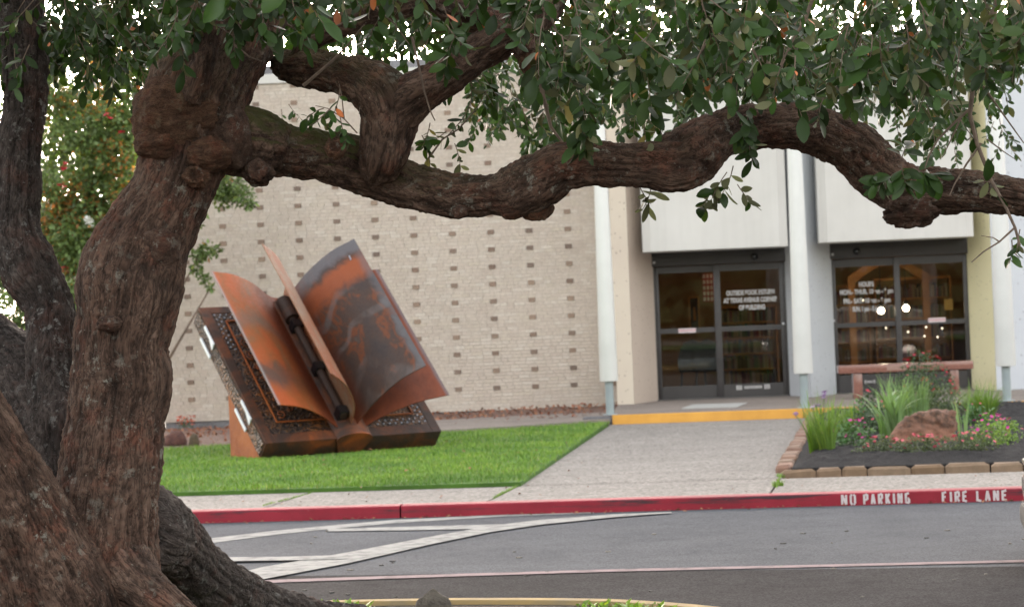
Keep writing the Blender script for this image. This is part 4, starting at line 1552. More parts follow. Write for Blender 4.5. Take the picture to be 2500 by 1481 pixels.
# plants of the bed ------------------------------------------------
GREEN = {
    'grass': leafmat('grass_leaf', (0.14, 0.24, 0.04), (0.14, 0.23, 0.05), 0.5, 0.35, 0.25),
    'strap': leafmat('strap_leaf', (0.17, 0.28, 0.10), (0.19, 0.29, 0.13), 0.42, 0.3, 0.2),
    'rose': leafmat('rose_leaf', (0.035, 0.07, 0.025), (0.06, 0.10, 0.045), 0.45, 0.35, 0.12),
    'grey': leafmat('grey_green_leaf', (0.085, 0.115, 0.05), (0.10, 0.13, 0.07), 0.6, 0.35, 0.15),
    'broad': leafmat('broad_leaf', (0.06, 0.15, 0.045), (0.08, 0.15, 0.06), 0.45, 0.3, 0.2),
}
def petal(name, c): return simple(name, c, 0.55, c2=tuple(q * 0.7 for q in c), scale=30)
PET = {'red': petal('red_petal', (0.62, 0.02, 0.06)), 'pink': petal('coral_petal', (0.72, 0.12, 0.17)), 'mag': petal('magenta_petal', (0.62, 0.04, 0.30)), 'lav': petal('lavender_petal', (0.55, 0.36, 0.68))}

def blade_mesh(n, r0, hmin, hmax, wid, lean, seed, seg=5, droop=0.5):
    r = np.random.default_rng(seed)
    V, Lp, C = [], [], []
    for i in range(n):
        a = r.uniform(0, 2 * math.pi)
        q = r0 * math.sqrt(r.random())
        bx, by = q * math.cos(a + 1), q * math.sin(a + 1)
        H = r.uniform(hmin, hmax)
        ln = r.uniform(0.15, 1.0) * lean
        w = wid * r.uniform(.7, 1.2)
        dx, dy = math.cos(a), math.sin(a)
        b0 = len(V)
        for k in range(seg + 1):
            t = k / seg
            z = H * (t - droop * ln * t ** 3 * 0.8)
            o = H * ln * t ** 1.8
            ww = w * (1 - t ** 2.2) * .5 + .0004
            V.append((bx + dx * o - dy * ww, by + dy * o + dx * ww, z))
            V.append((bx + dx * o + dy * ww, by + dy * o - dx * ww, z))
        for k in range(seg):
            Lp += [b0 + 2 * k, b0 + 2 * k + 1, b0 + 2 * k + 3, b0 + 2 * k + 2]
            C.append(4)
    return np_mesh('blades', V, Lp, C)

# a leaf of unit length along +y, folded along its midrib; used all over
def leaf_template(w=0.45, curl=0.12, fold=0.10):
    st = [(0.0, 0.0), (0.18, 0.55), (0.45, 0.98), (0.70, 0.92), (0.90, 0.5), (1.0, 0.0)]
    V, F = [], []
    def z(t): return -curl * t * t
    V.append((0, 0, 0))
    for t, q in st[1:-1]:
        h = w * q / 2
        V += [(-h, t, z(t) + fold * h * 2), (0, t, z(t)), (h, t, z(t) + fold * h * 2)]
    V.append((0, 1, z(1)))
    F += [(0, 2, 1), (0, 3, 2)]
    for k in range(3):
        a = 1 + 3 * k
        F += [(a, a + 1, a + 4, a + 3), (a + 1, a + 2, a + 5, a + 4)]
    F += [(10, 11, 13), (11, 12, 13)]
    return np.array(V), F
LEAF_V, LEAF_F = leaf_template()
LEAF_VS = [LEAF_V, leaf_template(.52, .30, .20)[0], leaf_template(.37, -.10, .06)[0], leaf_template(.44, .20, -.10)[0]]

def simple_leaf():
    return np.array([(0, 0, 0), (-.2, .5, .03), (0, 1, -.06), (.2, .5, .03)]), [(0, 3, 1), (1, 3, 2)]
SL_V, SL_F = simple_leaf()

def scatter_mesh(name, tV, tF, R, T, s, midx=None):
    """one mesh of many copies: R (n,3,3), T (n,3), s (n,)"""
    n = len(T)
    nv = len(tV)
    V = np.einsum('nij,vj->nvi', R, tV) * np.asarray(s)[:, None, None] + np.asarray(T)[:, None, :]
    flat = np.concatenate([np.array(f) for f in tF])
    cnt = np.array([len(f) for f in tF])
    L = (flat[None, :] + (np.arange(n) * nv)[:, None]).ravel()
    Cn = np.tile(cnt, n)
    mi = np.repeat(midx, len(tF)) if midx is not None else None
    return np_mesh(name, V.reshape(-1, 3), L, Cn, True, mi)

def frames(Y, Zhint):
    """rotations whose y axis is Y and whose z axis leans to Zhint"""
    Y = Y / np.linalg.norm(Y, axis=1)[:, None]
    X = np.cross(Y, Zhint)
    X /= (np.linalg.norm(X, axis=1)[:, None] + 1e-9)
    Z = np.cross(X, Y)
    return np.stack([X, Y, Z], 2)

def flower_mesh(pos, r, seed, petals=5):
    rr = np.random.default_rng(seed)
    mb = MB()
    for p in pos:
        R = Euler((rr.uniform(-.9, .3) + .6, rr.uniform(-.6, .6), rr.uniform(0, 6))).to_matrix()
        s = r * rr.uniform(.7, 1.2)
        for k in range(petals):
            a = 2 * math.pi * k / petals
            c, d = Vector((math.cos(a), math.sin(a), .0)), Vector((-math.sin(a), math.cos(a), 0))
            mb.add([Vector(p) + R @ q for q in (Vector((0, 0, 0)), c * s * .7 - d * s * .45 + Vector((0, 0, s * .2)), c * s + Vector((0, 0, s * .35)), c * s * .7 + d * s * .45 + Vector((0, 0, s * .2)))], [(0, 1, 2, 3)])
    return mb.mesh('flowers')

def leafy(n, dims, seed, size, lift=0.0, shell=0.5):
    """leaves filling a rounded mass dims=(rx,ry,h)"""
    r = np.random.default_rng(seed)
    d = r.normal(size=(n, 3))
    d /= np.linalg.norm(d, axis=1)[:, None]
    rad = r.random(n) ** (1 / (3 * (0.5 + shell)))
    P = d * rad[:, None]
    P[:, 2] = np.abs(P[:, 2])
    lump = 1 + 0.35 * fbm(P * 2.6 + seed, 2, seed)
    T = P * lump[:, None] * np.array(dims) + np.array([0, 0, lift])
    Y = d + r.normal(size=(n, 3)) * .7
    Z = np.tile([0, -0.2, 1.0], (n, 1)) + r.normal(size=(n, 3)) * .5
    return frames(Y, Z), T, size * r.uniform(.6, 1.2, n)

def mulch_z(p): return 0.2
def plant(name, x, y, label, cat, group=None, D=None):
    p = on_ground(x, y, 0.2)
    e = empty(name, p)
    tag(e, label, cat, group)
    return e, p
def stems(parent, tops, m):
    mb = MB()
    for t in tops:
        t = Vector(t)
        mb.pipe([(t.x * .25, t.y * .25, 0), (t.x * .6, t.y * .6, t.z * .6), t], .003, 4)
    o = mb.build('stems', m, parent)
    o['kind'] = 'stuff'
stem_m = simple('green_stem', (0.06, 0.10, 0.03), 0.7)

e, p = plant('grass_clump', 2062, 1060, 'loose arching grass clump with a few blades between the left clump and strap leaves', 'ornamental grass')
link('blades', blade_mesh(170, .16, .25, .5, .010, .9, 41), GREEN['grass'], e)['kind'] = 'stuff'
e, p = plant('grass_clump', 2008, 1108, 'upright yellowish green grass clump with lavender flowers at the left of the bed', 'ornamental grass')
link('blades', blade_mesh(250, .13, .30, .74, .008, .55, 1), GREEN['grass'], e)['kind'] = 'stuff'
tops = [tuple(at(x, y, p.y) - p) for x, y in ((1990, 988), (2009, 966), (1983, 995), (1940, 1012), (2012, 958), (1999, 990))]
tops = [(t[0], t[1] - .05, t[2]) for t in tops]
stems(e, tops, stem_m)
link('flowers', flower_mesh([(t[0] + dx, t[1], t[2] + dz) for t in tops for dx, dz in ((0, 0), (.012, .012), (-.014, .008), (.004, -.016))], .022, 2), PET['lav'], e)['kind'] = 'stuff'
e, p = plant('strap_leaf_clump', 2175, 1072, 'tall clump of long grey green strap leaves beside the boulder', 'lily clump')
for i in range(60):
    link('leaf', blade_mesh(1, .12, .5, .95, .034, .75, 100 + i, 8, .8), GREEN['strap'], e)
e, p = plant('strap_leaf_clump', 2352, 1072, 'few upright strap leaves at the right side of the boulder', 'lily clump')
for i in range(9):
    link('leaf', blade_mesh(1, .06, .3, .55, .028, .35, 200 + i, 8, .6), GREEN['strap'], e)
e, p = plant('grass_clump', 2395, 1030, 'arching fine green grass clump at the back right of the bed', 'ornamental grass')
link('blades', blade_mesh(420, .16, .3, .62, .009, .9, 3), GREEN['grass'], e)['kind'] = 'stuff'
e, p = plant('grass_clump', 2215, 1035, 'green grass clump growing behind the boulder', 'ornamental grass')
link('blades', blade_mesh(300, .25, .35, .75, .012, .6, 4), GREEN['strap'], e)['kind'] = 'stuff'
def bush(x, y, label, dims, n, size, g, fl, nf, fr2, seed, name='rose_bush', cat='rose bush', lift=.05, top_only=False):
    e, p = plant(name, x, y, label, cat)
    R, T, s = leafy(n, dims, seed, size, lift)
    link('foliage', scatter_mesh('foliage', SL_V * np.array([1.5, 1, 1]), SL_F, R, T, s), GREEN[g], e)['kind'] = 'stuff'
    r = np.random.default_rng(seed + 5)
    stems(e, [tuple(T[i] * .9) for i in r.integers(0, n, 26)], stem_m)
    if nf:
        pos = []
        for i in range(nf):
            a = r.uniform(math.pi * 1.0, math.pi * 2.0)
            u = r.uniform(.15, 1.0)
            pos.append((dims[0] * math.cos(a) * math.cos(u * 1.4) * 1.02, dims[1] * math.sin(a) * math.cos(u * 1.4) * 1.02, lift + dims[2] * math.sin(u * 1.5) * 1.03))
        link('flowers', flower_mesh(pos, fr2, seed), PET[fl], e)['kind'] = 'stuff'
    return e
bush(2030, 1088, 'low green leafy plant at the front left of the bed', (.2, .16, .2), 360, .045, 'broad', 'mag', 10, .018, 35, 'leafy_plant', 'leafy plant')
bush(2455, 1085, 'small green plant near the right end of the bed', (.2, .16, .22), 360, .04, 'grass', 'pink', 8, .018, 36, 'leafy_plant', 'leafy plant')
bush(2255, 1010, 'tall loose rose bush with red flowers in front of the granite bench', (.42, .35, .78), 2100, .045, 'rose', 'red', 46, .022, 21)
bush(2140, 1062, 'spreading dark green plant with a few pink flowers left of the boulder among strap leaves', (.30, .22, .34), 700, .05, 'rose', 'pink', 12, .02, 31, 'leafy_plant', 'leafy plant')
bush(2300, 1020, 'grey green leafy plant just behind the top of the boulder', (.34, .22, .40), 800, .05, 'grey', 'red', 14, .02, 32, 'leafy_plant', 'leafy plant')
bush(2125, 1012, 'dark low leafy bush in front of the left bench leg', (.19, .2, .30), 600, .04, 'rose', 'red', 4, .02, 22)
bush(2085, 1098, 'low plant with magenta flowers at the foot of the left grass clump', (.22, .2, .26), 420, .05, 'broad', 'mag', 22, .020, 23, 'pink_plant', 'flowering plant')
bush(2098, 1046, 'green broad leafed plant between grass clump and strap leaves', (.17, .17, .27), 260, .06, 'broad', 'mag', 4, .018, 24, 'leafy_plant', 'leafy plant')
bush(2150, 1113, 'low grey green cushion of coral flowers left of the boulder foot', (.28, .14, .14), 700, .03, 'grey', 'pink', 20, .020, 25, 'cushion_plant', 'flowering plant')
bush(2250, 1112, 'low grey green cushion of coral flowers before the boulder', (.32, .14, .16), 800, .03, 'grey', 'pink', 26, .020, 26, 'cushion_plant', 'flowering plant')
bush(2360, 1110, 'low grey green cushion of coral flowers right of the boulder foot', (.30, .14, .17), 800, .03, 'grey', 'pink', 22, .020, 27, 'cushion_plant', 'flowering plant')
bush(2418, 1098, 'green plant with magenta flowers at the right of the bed', (.23, .2, .32), 620, .035, 'grass', 'mag', 26, .020, 28, 'pink_plant', 'flowering plant')
bush(2385, 1040, 'green broad leafed plant behind the magenta flowers at the right of the bed', (.18, .17, .22), 240, .06, 'broad', 'pink', 3, .018, 29, 'leafy_plant', 'leafy plant')

# ================================================================== LAWN GRASS
def in_poly(P, poly):
    x, y = P[:, 0], P[:, 1]
    ins = np.zeros(len(P), bool)
    n = len(poly)
    for i in range(n):
        x0, y0 = poly[i][0], poly[i][1]
        x1, y1 = poly[(i + 1) % n][0], poly[(i + 1) % n][1]
        c = ((y0 > y) != (y1 > y)) & (x < (x1 - x0) * (y - y0) / (y1 - y0 + 1e-12) + x0)
        ins ^= c
    return ins
lp = [(p.x, p.y) for p in lawn_poly]
view = [(-3.9, 21), (1.9, 21), (1.9, 37), (-6.5, 37)]
Pg = np.stack([rng.uniform(-6.5, 2.0, 260000), rng.uniform(21.5, 37, 260000)], 1)
Pg = Pg[in_poly(Pg, lp) & in_poly(Pg, view)]
dens = 0.75 + 0.5 * fbm(np.c_[Pg * 1.3, np.zeros(len(Pg))], 3, 77)
Pg = Pg[rng.random(len(Pg)) < dens * np.clip(32.0 / Pg[:, 1] - 0.35, 0.3, 1)]
# none under the sculpture or inside its shadowed wedge
loc = (Pg - np.array([root.x, root.y])) @ np.array([[math.cos(TH), -math.sin(TH)], [math.sin(TH), math.cos(TH)]])
Pg_in = Pg.copy()
Pg = Pg[~((loc[:, 0] > 0.0) & (loc[:, 0] < SW) & (loc[:, 1] > 0.03) & (loc[:, 1] < 1.3))]
Pg = Pg + rng.normal(size=Pg.shape) * 0.03
n = len(Pg)
print('grass blades', n)
hh = rng.uniform(.022, .048, n) * (1 + 0.35 * fbm(np.c_[Pg * 0.9, np.ones(n)], 2, 5))
az = rng.uniform(0, 2 * np.pi, n)
ln = rng.uniform(.1, .75, n)
w = rng.uniform(.004, .008, n)
dx, dy = np.cos(az), np.sin(az)
z0 = 0.150
A = np.stack([Pg[:, 0] - dy * w / 2, Pg[:, 1] + dx * w / 2, np.full(n, z0)], 1)
Bq = np.stack([Pg[:, 0] + dy * w / 2, Pg[:, 1] - dx * w / 2, np.full(n, z0)], 1)
Cq = np.stack([Pg[:, 0] + dx * hh * ln * .35 + dy * w * .4, Pg[:, 1] + dy * hh * ln * .35 - dx * w * .4, z0 + hh * .6], 1)
Dq = np.stack([Pg[:, 0] + dx * hh * ln * .35 - dy * w * .4, Pg[:, 1] + dy * hh * ln * .35 + dx * w * .4, z0 + hh * .6], 1)
Eq = np.stack([Pg[:, 0] + dx * hh * ln, Pg[:, 1] + dy * hh * ln, z0 + hh], 1)
V = np.stack([A, Bq, Cq, Dq, Eq], 1).reshape(-1, 3)
b_ = np.arange(n)[:, None] * 5
Lq = np.concatenate([b_ + 0, b_ + 1, b_ + 2, b_ + 3, b_ + 3, b_ + 2, b_ + 4], 1)
lg, ntg, bg_ = newmat('lawn_blade')
N = NT(ntg)
g_ = N.n('NewGeometry')
gc = N.ramp(g_.outputs['Random Per Island'], [(0.0, (0.09, 0.21, 0.018)), (0.6, (0.16, 0.325, 0.026)), (0.90, (0.21, 0.37, 0.04)), (1.0, (0.33, 0.33, 0.12))])
pz = N.ramp(N.noise(N.coord('Object'), 0.8, 4, 0.6), [(0.35, (0.72, 0.74, 0.9)), (0.62, (1.28, 1.12, 1.0))])
N.l(mixc(N, 1.0, gc, pz, 'MULTIPLY'), bg_.inputs['Base Color'])
bg_.inputs['Roughness'].default_value = 0.6
o = link('grass', np_mesh('grass', V, Lq, np.tile([4, 3], n)), lg)
tag(o, kind='stuff')

# dry leaves blown into the gutter and onto the lawn and paving
dl = MB()
for i in range(260):
    if i < 150:
        p = KP.to(rng.uniform(-2.0, 7.5), -abs(rng.normal(0, .09)) - .01, 0.012)
    elif i < 200:
        p = KP.to(rng.uniform(-2.0, 7.5), rng.uniform(.2, PW), KT + .008)
    else:
        p = Vector((rng.uniform(-4, 1), rng.uniform(23.5, 33), .19))
    r = rng.uniform(.012, .03)
    Mx = Matrix.Translation(p) @ Euler((rng.uniform(-.5, .5), rng.uniform(-.5, .5), rng.uniform(0, 6))).to_matrix().to_4x4()
    dl.add([Mx @ Vector(c) for c in ((-r, 0, 0), (0, -r * .45, .004), (r, 0, .002), (0, r * .45, .004))], [(0, 1, 2), (0, 2, 3)])
tag(dl.build('fallen_leaves', bpy.data.materials['dead_leaf']), kind='stuff')

# weeds in the joints of the pavement
mb_v = []
for i in range(16): pass
def tuft(x, y, n, h, seed, label, spread=.06):
    p = on_ground(x, y, KT - .01)
    o = link('weed', blade_mesh(n, spread, h * .5, h, .008, .8, seed, 3), GREEN['grass'], None, p)
    tag(o, label, 'weed', 'weeds growing in pavement joints')
tuft(1900, 1188, 60, .09, 1, 'grass tuft at the pavement joint below the bed corner', .05)
tuft(1905, 1166, 30, .06, 2, 'thin grass in the joint by the corner edging stone', .04)
def joint_grass(x0, y0, x1, y1, n, h, seed):
    """grass rooted along an open joint: one mass"""
    r = np.random.default_rng(seed)
    vs, fs = [], []
    for i in range(n):
        t = r.random()
        p = on_ground(x0 + (x1 - x0) * t, y0 + (y1 - y0) * t, KT - .005)
        a, H = r.uniform(0, 6.28), h * r.uniform(.4, 1.1)
        b = len(vs)
        dx, dy = math.cos(a), math.sin(a)
        vs += [(p.x - dy * .004, p.y + dx * .004, p.z), (p.x + dy * .004, p.y - dx * .004, p.z), (p.x + dx * H * .7, p.y + dy * H * .7, p.z + H)]
        fs.append((b, b + 1, b + 2))
    o = MB().add(vs, fs).build('joint_grass', GREEN['grass'])
    o['kind'] = 'stuff'
joint_grass(1205, 1217, 1262, 1188, 260, .035, 3)
joint_grass(640, 1236, 762, 1204, 220, .028, 4)
joint_grass(1896, 1192, 1906, 1160, 90, .05, 5)

# stump-like stone and red flowers by the wall
def lump(name, px, py, w, h, d, z, m, label, cat, seed):
    p = on_ground(px, py, z)
    bm = bmesh.new()
    bmesh.ops.create_icosphere(bm, subdivisions=4, radius=1)
    P = np.array([v.co[:] for v in bm.verts])
    n_ = 1 + .16 * fbm(P * 2 + seed, 4, seed) + .05 * vnoise(P * 9, seed)
    for v, q in zip(bm.verts, n_):
        v.co = Vector((v.co.x * w / 2 * q, v.co.y * d / 2 * q, max(-.1, v.co.z) * h * q))
    for f in bm.faces: f.smooth = True
    me = bpy.data.meshes.new(name)
    bm.to_mesh(me); bm.free()
    o = link(name, me, m, None, p)
    tag(o, label, cat)
lump('stump', 428, 1082, .34, .18, .3, .15, simple('brown_stump', (0.13, 0.06, 0.045), 0.95, c2=(0.07, 0.035, 0.03), scale=14, bump=.8, bscale=60, bdist=.02), 'round reddish brown stump in the litter strip beside the tree trunk', 'stump', 4)
lump('stump', 474, 1083, .15, .15, .2, .15, simple('olive_stump', (0.12, 0.09, 0.05), 0.95, c2=(0.07, 0.055, 0.035), scale=14, bump=.8, bscale=60, bdist=.02), 'small olive brown stump beside the larger reddish one', 'stump', 6)
e = empty('red_flower_plant', WP.to(sx(455, 1030, -.2) if False else WP.hit(455, 1040, -.2)[0], -.2, .1))
tag(e, 'small plant with orange red flowers at the foot of the brick wall', 'flowering plant')
R, T, s = leafy(160, (.13, .1, .16), 61, .04, .0)
link('foliage', scatter_mesh('foliage', SL_V, SL_F, R, T, s), GREEN['grey'], e)['kind'] = 'stuff'
link('flowers', flower_mesh([(rng.uniform(-.16, .16), rng.uniform(-.12, 0), rng.uniform(.05, .2)) for _ in range(60)], .022, 62), petal('orange_red_petal', (0.75, 0.13, 0.06)), e)['kind'] = 'stuff'
# ================================================================== PARKED CAR (only its nose enters the picture)
def loft(secs, n=20, p=3.2):
    vs, fs = [], []
    for (x, hw, z0, z1) in secs:
        for k in range(n):
            t = 2 * math.pi * (k + .5) / n
            c, s = math.cos(t), math.sin(t)
            yy = hw * math.copysign(abs(c) ** (2 / p), c)
            zz = (z0 + z1) / 2 + (z1 - z0) / 2 * math.copysign(abs(s) ** (2 / p), s)
            vs.append((x, yy, zz))
    for i in range(len(secs) - 1):
        for k in range(n):
            fs.append((i * n + k, i * n + (k + 1) % n, (i + 1) * n + (k + 1) % n, (i + 1) * n + k))
    fs += [tuple(range(n - 1, -1, -1)), tuple(range((len(secs) - 1) * n, len(secs) * n))]
    return vs, fs
nose = at(2506, 1196, 16.2)
car = empty('parked_car', (nose.x, nose.y, 0.0), KYAW)
tag(car, 'pale tan parked car whose nose just enters the frame by the kerb lettering', 'car')
paint = simple('tan_car_paint', (0.42, 0.37, 0.30), 0.3, metal=0.3, c2=(0.40, 0.35, 0.285), coat=0.6)
tyre_m = simple('tyre_rubber', (0.018, 0.018, 0.018), 0.85)
dark_gl = simple('car_window_glass', (0.015, 0.018, 0.02), 0.06)
chrome = simple('chrome', (0.75, 0.75, 0.76), 0.15, metal=1.0)
MB().add(*loft([(0.0, .55, .40, .58), (.03, .70, .36, .64), (.12, .80, .33, .72), (.4, .87, .30, .82), (.9, .90, .28, .93), (1.35, .91, .27, 1.0), (3.3, .91, .27, 1.02), (4.2, .89, .30, 1.0), (4.6, .82, .36, .93), (4.72, .70, .44, .82)])).build('body', paint, car, smooth=True, auto=60)
MB().add(*loft([(1.2, .70, .95, 1.02), (1.85, .68, .96, 1.50), (2.3, .68, .96, 1.58), (3.4, .68, .96, 1.58), (4.25, .66, .96, 1.42), (4.55, .66, .9, 1.0)])).build('cabin', paint, car, auto=60)
for sy in (-1, 1):
    for (xa, xb, xc, xd) in ((1.75, 2.62, 2.62, 2.05), (2.70, 3.75, 3.75, 2.70)):
        y_ = sy * .689
        mb = MB()
        mb.add([(xa, y_, 1.05), (xb, y_, 1.05), (xc, y_ * .985, 1.46), (xd, y_ * .985, 1.46), (xa, y_ * .97, 1.05), (xb, y_ * .97, 1.05), (xc, y_ * .955, 1.46), (xd, y_ * .955, 1.46)], [(0, 1, 2, 3), (7, 6, 5, 4), (0, 4, 5, 1), (1, 5, 6, 2), (2, 6, 7, 3), (3, 7, 4, 0)])
        mb.build('window', dark_gl, car)
    MB().bbox(.07, .34, sy * .68 - .13, sy * .68 + .13, .60, .72, .03).build('headlight', chrome, car, auto=50)
    for xw in (.92, 3.72):
        w = MB().lathe([(.20, -.11), (.31, -.11), (.335, -.08), (.335, .08), (.31, .11), (.20, .11)], 32, Matrix.Translation((xw, sy * .80, .335)) @ Matrix.Rotation(math.pi / 2, 4, 'X')).build('wheel', tyre_m, car, auto=40)
        MB().lathe([(.05, .118 * 1), (.19, .112), (.20, .10), (.20, -.10), (.19, -.112), (.05, -.118)], 24, Matrix.Translation((xw, sy * .80, .335)) @ Matrix.Rotation(math.pi / 2, 4, 'X')).build('rim', chrome, w)
MB().bbox(-.02, .3, -.72, .72, .20, .37, .05).build('lower_bumper', tyre_m, car, auto=50)
MB().bbox(-.012, .02, -.38, .38, .47, .56, .01).build('grille', tyre_m, car)
MB().bbox(.0, .08, -.5, .5, .645, .675, .01).build('trim_strip', chrome, car)

# ================================================================== TREE ISLAND
yc = [(-400, 1520), (200, 1492), (550, 1474), (850, 1464), (1000, 1461), (1200, 1459), (1450, 1461), (1600, 1468), (1750, 1481), (1900, 1502), (2050, 1545), (2150, 1620)]
curve = [on_ground(x, y, 0.15) for x, y in yc]
curve = [Vector((p.x, p.y, 0)) for p in curve]
C2 = cr([(p.x, p.y) for p in curve], 120)
tan = np.gradient(C2, axis=0)
nrm = np.stack([-tan[:, 1], tan[:, 0]], 1)
nrm /= np.linalg.norm(nrm, axis=1)[:, None]
vs, fs = [], []
kp = [(0.06, -.01), (0.06, .11), (0.045, .143), (0.02, .15), (-0.08, .15), (-0.1, .12), (-0.1, -.01)]
for c, nn in zip(C2, nrm):
    for o_, z in kp: vs.append((c[0] + nn[0] * o_, c[1] + nn[1] * o_, z))
k_ = len(kp)
for i in range(len(C2) - 1):
    for j in range(k_ - 1): fs.append((i * k_ + j, i * k_ + k_ + j, i * k_ + k_ + j + 1, i * k_ + j + 1))
o = MB().add(vs, fs).build('island_kerb', simple('pale_yellow_kerb', (0.36, 0.26, 0.11), 0.9, c2=(0.26, 0.21, 0.13), scale=5, spec=0.1), auto=40)
o['kind'] = 'structure'
inner = [(c[0] - nn[0] * 0.095, c[1] - nn[1] * 0.095) for c, nn in zip(C2, nrm)]
isl = inner + [(4.6, 4), (3.5, -4), (-9, -4), (-9, 8)]
block('island_soil', isl, -0.004, 0.125, M['soil'])
Pi = np.stack([rng.uniform(-5, 4, 40000), rng.uniform(12.2, 15.5, 40000)], 1)
Pi = Pi[in_poly(Pi, isl)]
Pi = Pi[fbm(np.c_[Pi * 1.6, np.zeros(len(Pi))], 3, 8) > 0.05][:5000]
n = len(Pi)
az = rng.uniform(0, 6.28, n)
R = frames(np.stack([np.cos(az), np.sin(az), rng.uniform(.4, 1.5, n)], 1), np.tile([0, 0, 1.0], (n, 1)) + rng.normal(size=(n, 3)) * .3)
o = link('ground_weeds', scatter_mesh('ground_weeds', SL_V, SL_F, R, np.c_[Pi, np.full(n, .123)], rng.uniform(.03, .08, n)), GREEN['grass'])
tag(o, kind='stuff')

# ================================================================== LIVE OAK
def bark(name, c_lo, c_mid, c_hi, lichen, moss_on=True):
    m, nt, b = newmat(name)
    N = NT(nt)
    vec = N.attr('bk')
    ob = N.coord('Object')
    ridge = N.n('Attribute', attribute_name='ridge').outputs['Fac']
    ns = N.noise(vec, 9, 7, 0.68, 0.5)
    col = N.ramp(ns, [(0.30, c_lo), (0.5, c_mid), (0.72, c_hi)])
    red = N.ramp(N.noise(ob, 5, 6, 0.7), [(0.52, 0.0), (0.66, 0.55)])
    col = mixc(N, red, col, tuple(q * k for q, k in zip(c_mid, (1.5, 0.85, 0.7))))
    d1 = N.math('ABSOLUTE', N.math('SUBTRACT', N.noise(vec, 30, 5, 0.6, 1.2), 0.5))
    d2 = N.math('ABSOLUTE', N.math('SUBTRACT', N.noise(N.attr('bk', (1, 1, 2.2)), 52, 4, 0.6, 0.8), 0.5))
    d = N.math('ADD', N.math('MULTIPLY', d1, 3.2), N.math('MULTIPLY', d2, 1.6))
    crk = N.ramp(d, [(0.04, 0.35), (0.32, 1.0)])
    col = mixc(N, 1.0, col, crk, 'MULTIPLY')
    rv = N.ramp(ridge, [(0.0, 0.45), (0.45, 0.95), (1.0, 1.2)])
    col = mixc(N, 1.0, col, rv, 'MULTIPLY')
    li = N.math('MULTIPLY', N.ramp(N.noise(ob, 16, 6, 0.72), [(0.56, 0.0), (0.64, 0.8)]), N.ramp(N.noise(ob, 2.4, 3, 0.5), [(0.42, 0.05), (0.62, 1.0)]))
    col = mixc(N, li, col, lichen)
    spots = N.ramp(N.noise(ob, 60, 3, 0.6), [(0.66, 0.0), (0.72, 0.5)])
    col = mixc(N, spots, col, tuple(min(1, q * 1.15) for q in lichen))
    if moss_on:
        ms = N.n('Attribute', attribute_name='moss').outputs['Fac']
        g = N.n('NewGeometry')
        sp = N.n('SeparateXYZ')
        N.l(g.outputs['Normal'], sp.inputs[0])
        k = N.math('MULTIPLY', ms, N.ramp(sp.outputs[2], [(-0.1, 0.0), (0.45, 1.0)]))
        k = N.math('MULTIPLY', k, N.ramp(N.noise(ob, 9, 5, 0.7), [(0.3, 0.25), (0.6, 1.0)]))
        col = mixc(N, k, col, (0.050, 0.055, 0.014))
    N.l(col, b.inputs['Base Color'])
    b.inputs['Roughness'].default_value = 0.95
    b.inputs['Specular IOR Level'].default_value = 0.25
    h = N.math('ADD', N.math('MULTIPLY', d, 0.9), N.noise(vec, 40, 5, 0.7))
    N.l(N.bump(h, 0.8, 0.012), b.inputs['Normal'])
    return m
BK = bark('oak_bark', (0.044, 0.027, 0.020), (0.108, 0.066, 0.048), (0.185, 0.126, 0.096), (0.24, 0.235, 0.20))
BG = bark('oak_bark_grey', (0.027, 0.021, 0.018), (0.057, 0.045, 0.040), (0.10, 0.083, 0.074), (0.20, 0.20, 0.19), False)
COLLAR = bark('fibrous_collar_bark', (0.055, 0.031, 0.019), (0.13, 0.068, 0.042), (0.20, 0.115, 0.07), (0.16, 0.12, 0.08), False)
STUB = bark('cut_wood_bark', (0.07, 0.04, 0.025), (0.14, 0.08, 0.05), (0.22, 0.14, 0.09), (0.2, 0.18, 0.15), False)

oak = empty('oak_tree', (at(250, 1481, 11.6).x, 11.6, 0.12))
tag(oak, 'old live oak with rough bark and a long wavy limb across the view', 'tree')
OAK0 = oak.location.copy()

